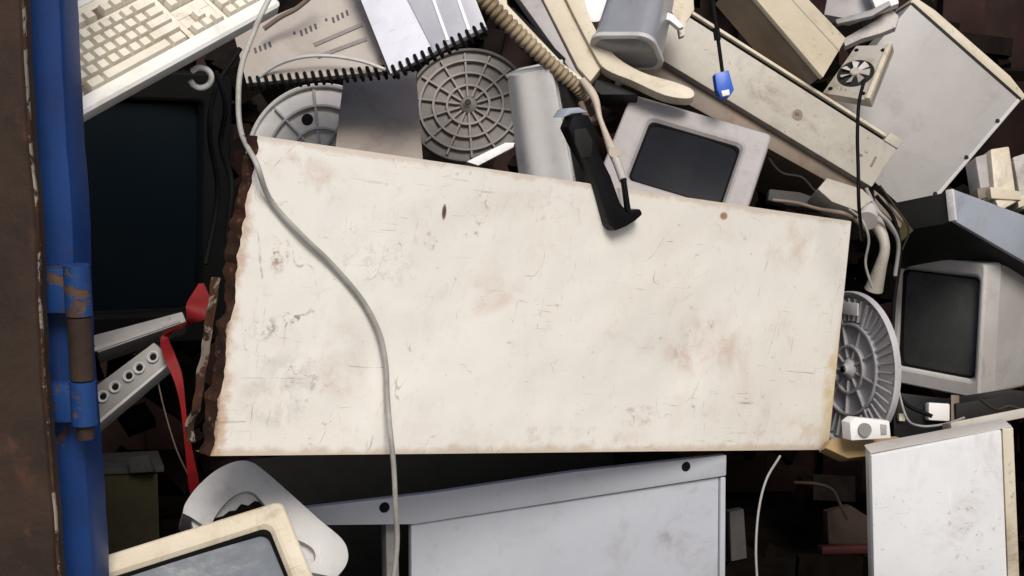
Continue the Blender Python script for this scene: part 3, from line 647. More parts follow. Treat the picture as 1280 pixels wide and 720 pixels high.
# long beige drive/printer case
t, d, q_ = posed('longcase', 'printer_case', 'long dirty beige printer case with a black slot and a round emblem, sloping down', 'printer')
MB().prism([(q_[3][0], q_[3][1]), (q_[2][0], q_[2][1]), (q_[1][0], q_[1][1] - .016), (q_[0][0], q_[0][1] - .016)], 0, .28, .004).build('front_cover', 'cream_dirty', t)
b = MB().prism([(q_[0][0] + .02, q_[0][1] - .0155), (q_[1][0] - .035, q_[1][1] - .0155), (q_[1][0] - .035, q_[1][1] - .007), (q_[0][0] + .02, q_[0][1] - .007)], .010, .27); b.build('slot', 'blackmatt', t, smooth=0)
b = MB().prism([(q_[0][0], q_[0][1] - .0068), (q_[1][0] - .03, q_[1][1] - .0068), (q_[1][0] - .03, q_[1][1]), (q_[0][0], q_[0][1])], .001, .28, .002); b.build('upper_lip', 'cream', t)
b = MB().prism([(q_[1][0] - .034, q_[1][1] - .017), (q_[1][0], q_[1][1] - .017), (q_[1][0] + .002, q_[1][1] + .006), (q_[1][0] - .030, q_[1][1] + .006)], -.003, .28, .003); b.build('corner_block', 'cream_dirty', t)
b = MB(); p = qp(q_, .62, .42); b.lathe([(0, -.0015), (.012, -.0015), (.0135, .0005), (0, .0005)], (p.x, p.z), 28); em = b.build('emblem', 'beige', t)
b = MB(); b.lathe([(.0095, -.0022), (.0112, -.0022), (.0112, -.0010), (.0095, -.0010)], (p.x, p.z), 28); b.lathe([(.003, -.0022), (.0048, -.0022), (.0048, -.0010), (.003, -.0010)], (p.x - .001, p.z), 18); b.build('emblem_ring', 'browncase', em)
b = MB(); p = qp(q_, .955, .42); b.box((p.x - .004, -.0015, p.z - .012), (p.x + .001, .001, p.z + .012), .0005); p = qp(q_, .90, .4); b.box((p.x - .004, -.0015, p.z - .002), (p.x + .004, .001, p.z + .002)); b.build('latch_marks', 'browncase', t)
MB().prism([(q_[3][0] + .0, q_[3][1] - .05), (q_[2][0] - .05, q_[2][1] - .03), (q_[2][0] - .008, q_[2][1] - .0005), (q_[3][0], q_[3][1] - .0005)], .02, .26, .004).build('underside', 'browncase', t)  # brown colour carries the shade on the case's lower side
# tan box above the long case
t, d, q_ = posed('tanbox', 'tan_box', 'tan plastic box with a creased lid, leaning on the long beige printer case', 'plastic box')
MB().prism([(a, z) for a, z in (q_[3], q_[2], q_[1], q_[0])], 0, .012, .003).build('lid', 'tan', t)
b = MB().prism([qp(q_, .66, -.002).xz, qp(q_, .69, -.002).xz, qp(q_, .69, 1).xz, qp(q_, .66, 1).xz], -.0012, .002, .0006); b.build('crease', 'cream_dirty', t)
b = MB().prism([(q_[3][0] + .003, q_[3][1] + .003), (q_[2][0] - .003, q_[2][1] + .003), (q_[1][0] - .003, q_[1][1]), (q_[0][0] + .003, q_[0][1])], .013, .10, .004); b.build('tub', 'browncase', t)  # dark brown puts the box's shaded side into the colour
# vent plate
t, d, q_ = case('ventplate', 'square_fan', 'small square cream cooling fan by the grey computer case', 'cooling fan', 'cream_dirty', .002, .020, 'frame')
b = MB().prism([(q_[1][0] - .010, q_[1][1]), (q_[1][0], q_[1][1]), (q_[2][0], q_[2][1]), (q_[2][0] - .010, q_[2][1])], -.008, .012, .002); b.build('rim', 'cream', t)
p = qp(q_, .43, .44); fr = .034
MB().lathe([(0, -.0006), (fr, -.0006), (fr + .001, -.0016), (fr + .004, -.0016), (fr + .005, .0004), (0, .0004)], (p.x, p.z), 36).build('well', 'darkcase', t)
b = MB()
for k in range(7):
    a0 = 2 * math.pi * k / 7; lo = []
    for m in range(5):
        f_ = m / 4; a = a0 + .45 * f_; r0, r1 = .010, fr - .003
        lo.append([(p.x + r0 * math.cos(a), -.0012 - .004 * f_, p.z + r0 * math.sin(a)), (p.x + r1 * math.cos(a - .1), -.0010 - .006 * f_, p.z + r1 * math.sin(a - .1)), (p.x + r1 * math.cos(a - .1), -.0022 - .006 * f_, p.z + r1 * math.sin(a - .1)), (p.x + r0 * math.cos(a), -.0024 - .004 * f_, p.z + r0 * math.sin(a))])
    b.loft(lo, True, True)
b.build('blades', 'beige', t, smooth=30)
MB().lathe([(0, -.009), (.009, -.009), (.011, -.007), (.011, -.001), (0, -.001)], (p.x, p.z), 20).build('hub', 'cream_dirty', t)
for u, v in ((.10, .10), (.10, .90), (.80, .90), (.80, .10)):
    p = qp(q_, u, v); MB().lathe([(0, -.0012), (.0045, -.0012), (.005, .0003), (0, .0003)], (p.x, p.z), 14).build('screw_hole', 'blackmatt', t)
# pale upright box behind the panel
t, d, q_ = case('palebox', 'paper_tray', 'pale grey plastic tray standing upright behind the panel, beside the black handle', 'paper tray', 'beige', .005, .045, 'tray')
b = MB(); cols = []
for i in range(17):
    u = i / 16; y_ = -.014 + .013 * abs(2 * u - 1) ** 2 + .003 * math.cos(u * 9)
    lo, hi = qp(q_, u, .0), qp(q_, u, .985); cols.append([(lo.x, y_, lo.z), (hi.x, y_, hi.z), (hi.x, .012, hi.z), (lo.x, .012, lo.z)])
b.loft(cols, True, True); b.build('bowed_face', 'white', t, smooth=40)
MB().prism([qp(q_, .0, .965).xz, qp(q_, 1, .965).xz, qp(q_, 1.0, 1.004).xz, qp(q_, .0, 1.004).xz], -.003, .05, .002).build('top_edge', 'keyboard', t)
MB().prism([qp(q_, 1.02, 0).xz, qp(q_, 1.16, 0).xz, qp(q_, 1.16, .8).xz, qp(q_, 1.02, .93).xz], .012, .05, .003).build('shaded_side', 'darkcase', t)  # dark strip added for the shaded right side of the tray
# tilted dark flat case
t, d, q_ = case('flatcase', 'disc_player', 'dark flat disc player with a blue-grey lid, perched on the boxy monitor', 'disc player', 'bluegrey', .002, .010, 'lid')
MB().prism([(q_[3][0] + .0, q_[3][1] - .0), (q_[2][0], q_[2][1]), (q_[1][0], q_[1][1] - .004), (q_[0][0], q_[0][1] - .004)], .011, .27, .003).build('body', 'darkcase', t)
MB().prism([(q_[3][0] - .004, q_[3][1] + .002), (q_[3][0] + .002, q_[3][1] + .002), (q_[0][0] + .002, q_[0][1] - .001), (q_[0][0] - .004, q_[0][1] - .001)], -.002, .015, .0015).build('edge_trim', 'white', t)
pl = Plane(1165, 300, 3.0, -40, 25)
# dark power box with a white plug
t, d, q_ = case('darkbox', 'power_supply', 'black power supply box with a white plug, under the boxy monitor', 'power supply', 'black', .004)
p = qp(q_, .62, .72); MB().box((p.x - .024, -.022, p.z - .020), (p.x + .022, -.001, p.z + .016), .004).build('plug', 'white', t)
p = qp(q_, .08, .55); MB().box((p.x - .006, -.014, p.z - .008), (p.x + .008, -.001, p.z + .008), .003).build('terminal', 'cream', t)
p = qp(q_, .9, .78); MB().box((p.x - .008, -.006, p.z - .04), (p.x + .01, -.001, p.z + .03), .002).build('bracket', 'browncase', t)
# strip and socket strip behind the hinge, colour darkened for shade and dirt
t, d, q_ = case('strip', 'trim_strip', 'long grey plastic trim strip jutting out from behind the post, above the socket panel', 'trim strip', 'greystrip', .003, .05, 'bar')
MB().prism([qp(q_, -.4, .1).xz, qp(q_, .94, .1).xz, qp(q_, .94, .32).xz, qp(q_, -.4, .32).xz], -.002, .003, .0008).build('bead', 'greystrip', t)
t, d, q_ = case('sockets', 'socket_panel', 'narrow grey socket panel with round jacks, below the trim strip', 'socket panel', 'greystrip', .002, .02, 'face_plate')
for u in (.32, .46, .62, .74, .90):
    p = qp(q_, u, .52)
    b = MB(); b.lathe([(.005, -.0015), (.0072, -.0045), (.0092, -.0045), (.0098, -.0005)], (p.x, p.z), 20); jk = b.build('jack', 'lightgrey', t)
    MB().lathe([(0, -.002), (.0052, -.002), (.0056, -.0005), (0, -.0005)], (p.x, p.z), 16).build('jack_hole', 'blackmatt', jk)
MB().prism([qp(q_, 0, -.14).xz, qp(q_, 1, -.14).xz, qp(q_, 1, -.02).xz, qp(q_, 0, -.02).xz], -.003, .03, .001).build('lower_rail', 'lightgrey', t)
# dim carton in the dark
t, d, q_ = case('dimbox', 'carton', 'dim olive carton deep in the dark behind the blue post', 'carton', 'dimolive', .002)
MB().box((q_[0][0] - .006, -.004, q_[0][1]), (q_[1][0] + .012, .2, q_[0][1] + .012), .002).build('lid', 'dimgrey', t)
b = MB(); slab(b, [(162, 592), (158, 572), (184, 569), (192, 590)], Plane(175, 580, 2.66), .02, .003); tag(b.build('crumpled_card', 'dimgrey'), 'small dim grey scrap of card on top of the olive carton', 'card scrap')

# ------------------------------------------------------------------ curved pale tray behind the cream monitor
pl = Plane(330, 640, 2.10, 20, -35)
def outline(pts, k=6): return [(p.x, p.y) for p in spline([Vector((x, y, 0)) for x, y in pts], k)]
t = thing('curved_housing', 'pale grey rounded plastic housing behind the tilted cream monitor', 'plastic housing', Matrix.Translation(pl.hit(330, 650)))
def local(mb, name, mat, parent, smooth=40):
    mb.bm.transform(parent.matrix_world.inverted()); return mb.build(name, mat, parent, smooth=smooth)
bpy.context.view_layer.update()
top = outline([(229, 640), (232, 628), (246, 608), (268, 588), (292, 576), (312, 575), (330, 586), (360, 612), (400, 648), (428, 672), (436, 690), (433, 706), (420, 722)], 5)
def shell(mb, line, plane, depth, th, inward):
    outer = [plane.hit(x, y) for x, y in line]; c_ = plane.hit(*inward); loops = []
    for i, p in enumerate(outer):
        inn = p + (c_ - p).normalized() * th; bk = plane.n * depth
        r1 = p + (c_ - p).normalized() * th * .25 - plane.n * .0
        loops.append([p + plane.n * .006, r1, inn + plane.n * .002, inn + bk, p + bk])
    mb.loft(loops, True, True)
b = MB(); shell(b, top, pl, .09, .05, (322, 700)); local(b, 'rim', 'lightgrey', t)
inn = outline([(240, 648), (252, 622), (278, 598), (304, 590), (330, 604), (372, 644), (408, 684), (410, 720), (330, 770), (262, 730)], 3)
b = MB(); slab(b, inn, pl, .02, .003, -.016); local(b, 'inner_wall', 'lightgrey', t)
b = MB(); slab(b, [(262, 652), (270, 644), (280, 641), (288, 635), (296, 634), (303, 626), (312, 628), (320, 622), (330, 625), (344, 622), (352, 632), (320, 670), (266, 668)], pl, .006, .001, -.0145); local(b, 'opening_shade', 'gapshade', t)  # dark sheet stands in for the shade inside the opening

# ------------------------------------------------------------------ printer cover, hose, linkage, handle
pl = Plane(690, 50, 2.68, 0, -30)
t = thing('scanner_cover', 'cream slotted scanner cover with a flared lip, sloping down to the small mauve monitor', 'scanner cover', Matrix.Translation(pl.hit(690, 60))); bpy.context.view_layer.update()
b = MB(); slab(b, [(664, -30), (690, -30), (752, 84), (738, 102), (722, 84)], pl, .03, .003); local(b, 'top_plate', 'tan', t)
b = MB(); slab(b, [(630, -30), (663, -30), (721, 86), (737, 104), (730, 106), (712, 84)], pl, .03, .003, -.006); local(b, 'step', 'mauve', t)
b = MB(); slab(b, [(634, 8), (641, 8), (707, 72), (705, 79)], pl, .004, 0, -.003); local(b, 'slot', 'blackmatt', t, 0)
b = MB(); slab(b, [(612, -20), (632, -20), (634, 6), (704, 80), (735, 104), (728, 107), (622, 10)], pl, .03, .003, .003); local(b, 'edge_bead', 'cream', t)
b = MB(); slab(b, outline([(692, -30), (722, -30), (735, 20), (762, 66), (800, 92), (845, 106), (866, 116), (862, 126), (830, 122), (790, 104), (757, 90), (742, 70), (716, 20)], 4), pl, .028, .004, .010); local(b, 'flared_lip', 'cream', t)
b = MB(); slab(b, [(745, 92), (764, 96), (800, 112), (775, 112), (752, 112), (742, 104)], pl, .05, .003, -.02); local(b, 'inner_wall', 'darkcase', t)
# ribbed hose
path = spline([at(582, -26, 2.50), at(612, 6, 2.51), at(648, 42, 2.53), at(684, 76, 2.55), at(716, 104, 2.57), at(734, 122, 2.59)], 30)
b = MB(); nn = 30
b.tube(path, .0155, 14, True, None, lambda f: (.70 + .30 * abs(math.sin(f * nn * math.pi))) * (1.15 - .3 * f))
tag(b.build('ribbed_hose', 'hose'), 'straight tan ribbed hose running down along the slotted scanner cover', 'hose')
# jointed linkage
t = thing('linkage_arm', 'thin grimy cream jointed arm hanging beside the black handle', 'linkage', Matrix.Translation(at(760, 180, 2.5))); bpy.context.view_layer.update()
b = MB().tube(spline([at(728, 100, 2.56), at(743, 122, 2.54), at(750, 148, 2.53), at(761, 178, 2.5), at(767, 194, 2.48)], 8), .0065, 10, True, None, lambda f: 1 + .25 * math.sin(f * 9)); local(b, 'upper_arm', 'creamcord', t)
b = MB().tube([at(764, 186, 2.485), at(772, 205, 2.46), at(779, 226, 2.44)], .0085, 10, True, .007); local(b, 'lower_arm', 'beige', t)
b = MB().cyl(at(768, 190, 2.46), at(768, 190, 2.49), .010, 16); local(b, 'joint', 'creamcord', t)
b = MB().tube(spline([at(742, 130, 2.58), at(748, 142, 2.56), at(736, 150, 2.56), at(726, 128, 2.57)], 8), .006, 8); local(b, 'wire_loop', 'browncase', t)
# black handle over the panel edge
zh = (PanelPlane.hit(765, 245) - CAM).dot(FWD)
pl = Plane(755, 220, zh - .035, 32, -4)
t = thing('handle', 'black plastic handle with a hooked foot, hanging over the top edge of the panel', 'handle', Matrix.Translation(pl.hit(775, 285))); bpy.context.view_layer.update()
b = MB(); slab(b, [(711, 160), (717, 145), (736, 143), (743, 158), (749, 190), (764, 220), (776, 254), (784, 263), (789, 262), (801, 261), (804, 268), (795, 276), (784, 283), (770, 289), (762, 282), (751, 248), (737, 208), (722, 182)], pl, .028, .004); local(b, 'grip', 'black', t)
b = MB(); slab(b, [(717, 162), (732, 160), (740, 176), (738, 196), (726, 198), (718, 180)], pl, .004, .002, .003); local(b, 'grip_pad', 'darkcase', t)
b = MB(); slab(b, [(777, 224), (781, 222), (787, 262), (782, 264)], pl, .008, .001, .004); local(b, 'prong', 'black', t)
b = MB(); slab(b, [(705, 147), (712, 136), (726, 134), (738, 140), (717, 142)], pl, .03, .002, -.004); local(b, 'end_cap', 'bluegrey', t)

# ------------------------------------------------------------------ smoky tub, white scraps
ax0, ax1 = at(806, -16, 2.72), at(784, 64, 2.66); ax = (ax1 - ax0).normalized(); L_ = (ax1 - ax0).length
mt = Matrix.Translation(ax0) @ ax.to_track_quat('Y', 'Z').to_matrix().to_4x4()
t = thing('plastic_tub', 'smoky grey tapered plastic tub lying on the flared lip of the scanner cover', 'tub', mt)
def sq(w_, h_, r_, y): return rr(0, 0, w_, h_, r_, y, 6)
MB().loft([sq(.095, .08, .012, -.01), sq(.110, .09, .02, .0), sq(.122, .10, .03, L_ * .9), sq(.126, .104, .03, L_), sq(.112, .09, .028, L_ + .006), sq(.06, .05, .02, L_ + .009)], True, True).build('tub', 'binblue', t)
MB().loft([sq(.1262, .1042, .03, L_ - .006), sq(.130, .108, .03, L_ - .004), sq(.130, .108, .03, L_ + .004), sq(.120, .098, .028, L_ + .007), sq(.1122, .0902, .028, L_ + .006)]).build('rim', 'lightgrey', t)
pl = Plane(740, 10, 2.86, 10, -30)
b = MB(); slab(b, outline([(718, -20), (722, 8), (730, 24), (748, 27), (758, 16), (768, -5), (768, -20)], 3), pl, .05, .006); tag(b.build('plastic_lump', 'white'), 'white moulded plastic lump between the scanner lip and the smoky tub', 'plastic piece')
pl = Plane(850, 25, 2.70, 10, -30)
b = MB(); slab(b, [(833, -20), (866, -20), (868, 12), (858, 28), (856, 44), (850, 46), (846, 24), (838, 12)], pl, .012, .002); tag(b.build('torn_plastic', 'cream'), 'torn cream plastic scrap at the upper end of the long printer case', 'plastic scrap')
b = MB(); slab(b, [(822, 20), (838, 24), (852, 40), (846, 42), (834, 32), (824, 30)], pl, .012, .002, .02); tag(b.build('white_clip', 'white'), 'little white plastic clip beside the smoky tub', 'clip')
b = MB(); slab(b, [(790, -20), (822, -20), (822, 4), (812, 10), (798, 6)], Plane(805, 0, 2.68, 0, -30), .02, .003); tag(b.build('red_stopper', 'dimred'), 'dull red plastic cap at the upper edge, on the smoky tub', 'cap')
# thin white bar
b = MB(); pl = Plane(612, 192, 2.55, 20, -20); slab(b, [(583, 202), (632, 178), (644, 178), (642, 184), (598, 207)], pl, .02, .002); tag(b.build('white_bar', 'white'), 'thin white plastic bar poking up beside the brown round cover', 'bar')
# dark backing plate right of discmid
# ------------------------------------------------------------------ cords
def cord(name, pts, r_, mat, label, cat='cable', k=12, group=None):
    pp = [p + Vector((noise.noise(p * 9), 0, noise.noise(p * 9 + Vector((7, 3, 1))))) * min(.0022, r_ * .6) for p in spline(pts, k)]
    b = MB().tube(pp, r_, 10); return tag(b.build(name, mat), label, cat, group)
def op(px, py, off=.006): return PanelPlane.hit(px, py, off)
cord('cable', [at(352, -30, 1.98), at(330, 12, 1.95), at(318, 40, 1.95), at(303, 80, 1.95), at(298, 120, 1.95), at(301, 165, 1.94), op(312, 205, .02), op(335, 250, .007), op(372, 292, .007), op(412, 330, .006), op(448, 372, .006), op(470, 415, .006), op(479, 455, .006), op(480, 490, .008), op(477, 530, .02), op(477, 575, .03), op(480, 620, .03), op(487, 670, .02), op(490, 740, .0)], 0.0039, 'cable', 'long pale grey cable snaking down over the cream enamelled panel')
ringz = 2.08
pts = [at(250 + 13.5 * math.cos(a), 97 + 12.5 * math.sin(a), ringz + .01 * math.sin(a)) for a in [R(-140 + i * 30) for i in range(0, 11)]]
cord('curled_cord', [at(226, 84, 2.10), at(234, 94, 2.09)] [:0] + pts[::-1] + [at(262, 80, 2.12)][:0], .0044, 'white', 'short curl of pale cord under the keyboard edge')
t = thing('plug_lead', 'thin black lead ending in a blue plug over the long printer case', 'cable', Matrix.Translation(at(905, 120, 2.62))); bpy.context.view_layer.update()
b = MB().tube(spline([at(888, -30, 2.64), at(892, 10, 2.64), at(897, 45, 2.63), at(903, 90, 2.62)], 8), .0036, 8); local(b, 'lead', 'blackmatt', t)
b = MB().tube([at(895, 35, 2.63), at(897, 50, 2.63)], .0065, 8); local(b, 'ferrite', 'blackmatt', t)
pl = Plane(905, 105, 2.61, 5, -15)
b = MB(); slab(b, [(893, 92), (911, 87), (918, 112), (912, 121), (902, 123), (896, 112)], pl, .022, .003); local(b, 'plug', 'blue', t)
b = MB(); slab(b, [(901, 114), (911, 112), (912, 119), (903, 121)], pl, .006, .001, .003); local(b, 'pin_shroud', 'white', t)
cord('thin_lead', [at(1080, 100, 2.60), at(1073, 130, 2.58), at(1072, 170, 2.55), at(1073, 215, 2.52), at(1074, 262, 2.52), at(1078, 300, 2.6)], .0033, 'blackmatt', 'thin black lead hanging straight down past the end of the long printer case')
cord('red_strap_dummy', [at(0, 0, 9), at(1, 0, 9)], .001, 'red', 'x') if False else None
# red strap with a bunched end
vw = Vector((1, 0, 0))
pts = spline([at(252, 355, 2.15), at(250, 372, 2.14), at(246, 390, 2.13), at(236, 404, 2.14), at(216, 412, 2.17), at(206, 424, 2.18), at(212, 445, 2.15), at(222, 470, 2.14), at(228, 500, 2.14), at(232, 535, 2.15), at(238, 575, 2.17), at(244, 615, 2.2)], 6)
wd = []
for i in range(len(pts)):
    f = i / (len(pts) - 1); wd.append(.008 + .030 * max(0, min(1, f / .12)) if f < .17 else (.038 - .026 * min(1, (f - .17) / .1)) if f < .3 else .012 + .005 * math.sin(f * 14))
b = MB().ribbon(pts, Vector((.9, .1, .35)), wd, .004); tag(b.build('red_strap', 'red'), 'bright red plastic strap hanging in the gap left of the rusty panel edge', 'strap')
cord('dark_wire', [at(196, 470, 2.2), at(205, 510, 2.2), at(220, 560, 2.22), at(238, 600, 2.25)], .0012, 'browncase', 'hair-thin wire hanging next to the red strap', 'wire')
cord('grey_wire', [at(975, 570, 2.55), at(958, 600, 2.5), at(948, 640, 2.48), at(945, 690, 2.46), at(948, 745, 2.45)], .0022, 'greystrip', 'thin pale wire curving down in the dark gap right of the steel cabinet', 'wire')
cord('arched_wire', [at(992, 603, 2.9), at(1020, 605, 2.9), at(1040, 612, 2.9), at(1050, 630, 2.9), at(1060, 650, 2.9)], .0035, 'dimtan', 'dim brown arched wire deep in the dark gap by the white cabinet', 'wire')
for pts_, lab in (([at(270, 90, 2.35), at(282, 130, 2.3), at(276, 180, 2.3), at(290, 230, 2.25), at(284, 300, 2.25)], 'black cord hanging between the television and the panel, nearer the panel'), ([at(300, 60, 2.4), at(270, 110, 2.38), at(262, 170, 2.36), at(272, 240, 2.34), at(256, 330, 2.3)], 'black cord drooping against the side of the television')):
    cord('power_cable', pts_, .0045, 'blackmatt', lab, group='black cords beside the television')
cord('grey_lead', [at(965, 250, 2.75), at(995, 254, 2.74), at(1025, 262, 2.72), at(1058, 268, 2.7), at(1085, 290, 2.75)], .004, 'browncase', 'brown-grey lead lying along the back edge of the panel top')
cord('black_loop', [at(1095, 245, 2.8), at(1118, 275, 2.82), at(1125, 320, 2.82), at(1117, 380, 2.82), at(1116, 450, 2.8), at(1128, 500, 2.8), at(1165, 520, 2.78)], .0042, 'blackmatt', 'black cable looping down in front of the boxy monitor edge')

cord('grey_flex', [at(1082, 236, 2.78), at(1096, 262, 2.74), at(1112, 280, 2.74), at(1122, 305, 2.76), at(1118, 345, 2.78)], .0042, 'greystrip', 'grey flex sagging from the end of the long printer case onto the handset')
cord('white_flex', [at(1062, 262, 2.72), at(1078, 276, 2.68), at(1086, 300, 2.68), at(1082, 330, 2.70), at(1090, 360, 2.72)], .0026, 'cable', 'thin white flex looping past the top right corner of the panel')
cord('green_wire', [at(1100, 232, 2.86), at(1118, 258, 2.84), at(1136, 286, 2.84), at(1128, 312, 2.86)], .0022, 'dimolive', 'dull green wire under the lower corner of the grey computer case', 'wire')
cord('brown_flex', [at(330, 36, 2.5), at(350, 22, 2.5), at(372, 10, 2.5), at(398, -12, 2.5)], .0045, 'browncase', 'dark brown flex above the printed spiral pad')
cord('grey_coil', [at(955, 190, 2.9), at(975, 215, 2.86), at(1002, 222, 2.86), at(1020, 240, 2.84), at(1045, 250, 2.82)], .0032, 'darkcase', 'dark grey cord in the shadow under the long printer case')
cord('ribbon_lead', [at(1225, 500, 2.8), at(1245, 512, 2.76), at(1262, 508, 2.76), at(1290, 516, 2.76)], .0030, 'dimtan', 'brown lead on the dark shelf edge')
cord('pale_flex', [at(1120, 470, 2.8), at(1132, 520, 2.76), at(1150, 532, 2.74), at(1180, 530, 2.74), at(1205, 522, 2.76)], .0026, 'greystrip', 'thin grey flex hanging beside the white plug')
# ------------------------------------------------------------------ remaining small pieces
def piece(name, pts, plane, th, mat, label, cat, bevel=.003, off=0, group=None):
    b = MB(); slab(b, pts, plane, th, bevel, off); return tag(b.build(name, mat), label, cat, group)
piece('hinge_block', [(1022, 236), (1034, 222), (1078, 236), (1092, 250), (1072, 264), (1040, 252)], Plane(1055, 240, 2.74, 10, -30), .06, 'cream_dirty', 'brown-cream block hanging under the lower end of the long printer case', 'plastic block')
piece('bent_bracket', [(1092, 236), (1104, 246), (1130, 272), (1126, 286), (1108, 270), (1094, 258)], Plane(1110, 262, 2.85, 0, -20), .03, 'browncase', 'dark brown bent bracket beneath the lower corner of the grey computer case', 'bracket')
t = thing('telephone_handset', 'cream curved handset wedged between the grey round cover and the panel corner', 'handset', Matrix.Translation(at(1098, 350, 2.78))); bpy.context.view_layer.update()
b = MB().tube(spline([at(1088, 270, 2.78), at(1100, 288, 2.76), at(1106, 310, 2.75), at(1100, 335, 2.76), at(1092, 362, 2.78)], 8), .017, 12, True, None, lambda f: 1.1 - .5 * math.sin(f * math.pi)); local(b, 'handset_body', 'cream_dirty', t)
b = MB().cyl(at(1086, 264, 2.76), at(1084, 276, 2.73), .020, 18); local(b, 'earpiece', 'beige', t)
piece('yellow_offcut', [(862, 246), (872, 238), (900, 240), (908, 248), (890, 252)], Plane(885, 245, 2.66, 30, -20), .02, 'wood', 'small yellow-brown offcut under the small mauve monitor screen', 'offcut')
pl = Plane(1080, 18, 3.02, -10, -30)
piece('drive_bay_cover', [(1030, 18), (1036, -15), (1080, -25), (1095, 12), (1062, 24)], pl, .03, 'mauve', 'dull mauve plastic cover above the square fan', 'plastic cover')
piece('white_cover', [(1082, -20), (1118, -20), (1124, 4), (1096, 14)], Plane(1100, 0, 2.98, -10, -30), .02, 'white', 'small white lid at the upper edge beside the dull mauve cover', 'lid')
piece('slide_rail', [(1056, 58), (1054, 48), (1100, 22), (1112, 8), (1124, 20), (1120, 34), (1100, 42), (1078, 48)], Plane(1090, 36, 2.99, -10, -30), .02, 'beige', 'grey-beige slide rail slanting above the square fan', 'rail')
piece('slide_rail', [(1046, 30), (1044, 24), (1088, 12), (1112, 0), (1114, 6), (1090, 20)], Plane(1080, 16, 2.96, -10, -30), .012, 'greystrip', 'thin green-grey rail just under the dull mauve cover', 'rail')
piece('pale_batten', [(338, 34), (346, 26), (410, 2), (424, 8), (400, 18), (352, 42)], Plane(380, 20, 2.62, 0, -20), .025, 'beige', 'pale batten lying above the printed spiral pad', 'batten')
piece('circuit_board', [(1098, 268), (1120, 262), (1142, 288), (1124, 304)], Plane(1120, 282, 2.92, -15, -30), .004, 'dimolive', 'dull green circuit board scrap under the grey computer case', 'circuit board', .001)
piece('broken_grille', [(962, 236), (1000, 240), (1034, 252), (1030, 262), (985, 256), (960, 250)], Plane(1000, 250, 2.80, 10, -30), .02, 'dimgrey', 'dim grey broken strip behind the panel top under the long printer case', 'plastic strip')
# cartridges at the right edge
for i, (pts_, mat, lab) in enumerate((([(1219, 196), (1238, 190), (1246, 244), (1228, 252)], 'mauve', 'grey-mauve cartridge, first of the three above the disc player'), ([(1238, 186), (1262, 182), (1272, 252), (1250, 264), (1244, 250)], 'cream', 'cream cartridge between the two greyer ones'), ([(1266, 196), (1292, 188), (1302, 250), (1278, 262)], 'beige', 'grey-beige cartridge cut off by the photo edge'))):
    pl = Plane(1255, 220, 3.02 - .02 * (i == 1), 10, -25)
    c3 = thing('cartridge', lab, 'cartridge', Matrix.Translation(pl.hit(sum(p[0] for p in pts_) / len(pts_), 250)), 'cartridges above the disc player'); bpy.context.view_layer.update()
    b = MB(); slab(b, pts_, pl, .05, .006); local(b, 'shell', mat, c3)
    y_ = pts_[-1][1]; b = MB(); slab(b, [(pts_[-1][0] - 8, y_ - 16), (pts_[2][0] + 3, pts_[2][1] - 12), (pts_[2][0] + 4, pts_[2][1] - 1), (pts_[-1][0] - 6, y_ - 1)], pl, .05, .003, .005); local(b, 'end_band', 'browncase' if i == 0 else 'tan', c3)
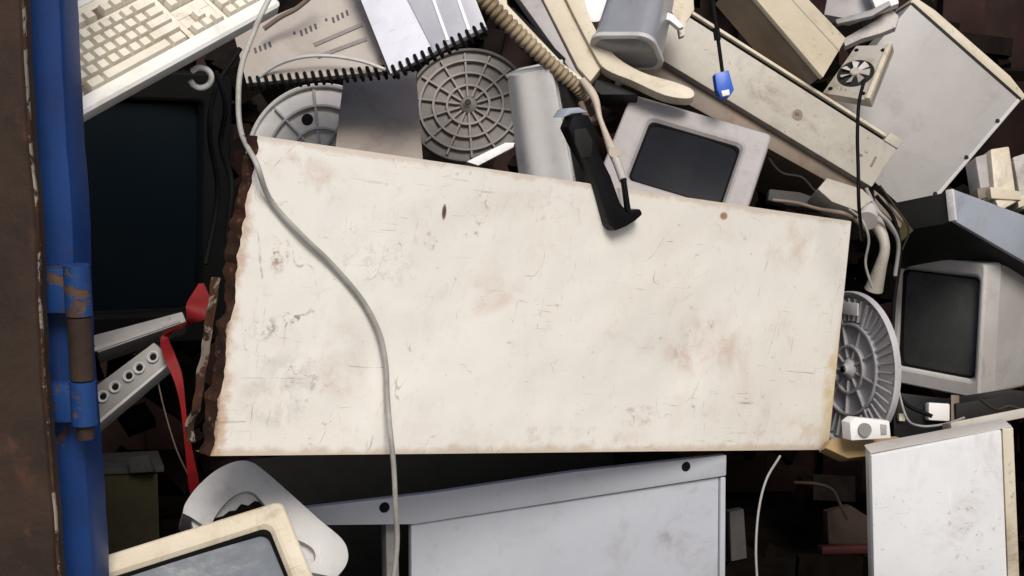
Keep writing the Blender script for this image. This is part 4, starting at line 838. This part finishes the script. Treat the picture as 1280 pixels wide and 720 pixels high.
# board under the round cover, white dial box, slat
piece('wooden_board', [(1032, 560), (1040, 548), (1120, 545), (1140, 552), (1120, 566), (1060, 573)], Plane(1085, 560, 2.66, 20, -30), .03, 'wood', 'yellow-brown wooden board end under the grey round cover', 'board')
pl = Plane(1088, 537, 2.60, 10, -10)
t = thing('dial_box', 'small white box with a grey dial at the foot of the grey round cover', 'dial box', Matrix.Translation(pl.hit(1088, 552))); bpy.context.view_layer.update()
b = MB(); slab(b, [(1062, 528), (1070, 522), (1112, 526), (1114, 548), (1064, 551)], pl, .04, .003); local(b, 'housing', 'white', t)
cc = pl.hit(1080, 537, .0); b = MB().cyl(cc + pl.n * .001, cc - pl.n * .006, .0125, 24); dl = local(b, 'dial', 'greystrip', t)
b = MB().cyl(cc - pl.n * .0062, cc - pl.n * .0085, .006, 18); local(b, 'dial_cap', 'lightgrey', dl)
b = MB(); slab(b, [(1100, 530), (1108, 531), (1108, 543), (1101, 544)], pl, .003, .0005, .0015); local(b, 'switch', 'mauve', t)
piece('beige_slat', [(1188, 528), (1290, 508), (1292, 520), (1190, 540)], Plane(1235, 524, 2.66, 8, -20), .04, 'cream_dirty', 'beige slat lying across the rear top of the white cabinet', 'slat')
piece('dark_shelf', [(1195, 505), (1290, 490), (1290, 512), (1195, 532)], Plane(1235, 510, 2.85, 8, -10), .1, 'darkcase', 'dark steel shelf edge behind the beige slat', 'shelf')
# dim things in the lower right gap
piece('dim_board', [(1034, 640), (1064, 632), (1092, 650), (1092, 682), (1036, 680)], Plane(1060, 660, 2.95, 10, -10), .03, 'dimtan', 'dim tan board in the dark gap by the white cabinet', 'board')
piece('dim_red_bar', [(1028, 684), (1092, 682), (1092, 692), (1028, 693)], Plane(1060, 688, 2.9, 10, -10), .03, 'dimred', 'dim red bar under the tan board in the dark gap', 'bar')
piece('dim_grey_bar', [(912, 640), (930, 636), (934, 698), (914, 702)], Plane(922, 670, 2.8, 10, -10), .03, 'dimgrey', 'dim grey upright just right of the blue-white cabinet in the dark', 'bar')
# dark filler added deep in the heap to keep the gaps black
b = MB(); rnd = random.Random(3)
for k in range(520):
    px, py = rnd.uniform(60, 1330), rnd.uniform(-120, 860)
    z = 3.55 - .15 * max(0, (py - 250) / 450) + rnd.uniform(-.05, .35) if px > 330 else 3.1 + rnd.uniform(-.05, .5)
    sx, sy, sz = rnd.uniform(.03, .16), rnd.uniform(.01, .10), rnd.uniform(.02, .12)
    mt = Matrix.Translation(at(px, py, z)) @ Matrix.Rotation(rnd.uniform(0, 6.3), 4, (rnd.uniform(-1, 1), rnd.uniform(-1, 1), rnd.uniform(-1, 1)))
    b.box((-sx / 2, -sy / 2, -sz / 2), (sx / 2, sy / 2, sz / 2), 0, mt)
tag(b.build('filler_scrap', 'gapshade', smooth=0), 'added dark filler scrap behind everything, keeping the gaps black', 'scrap', kind='stuff')
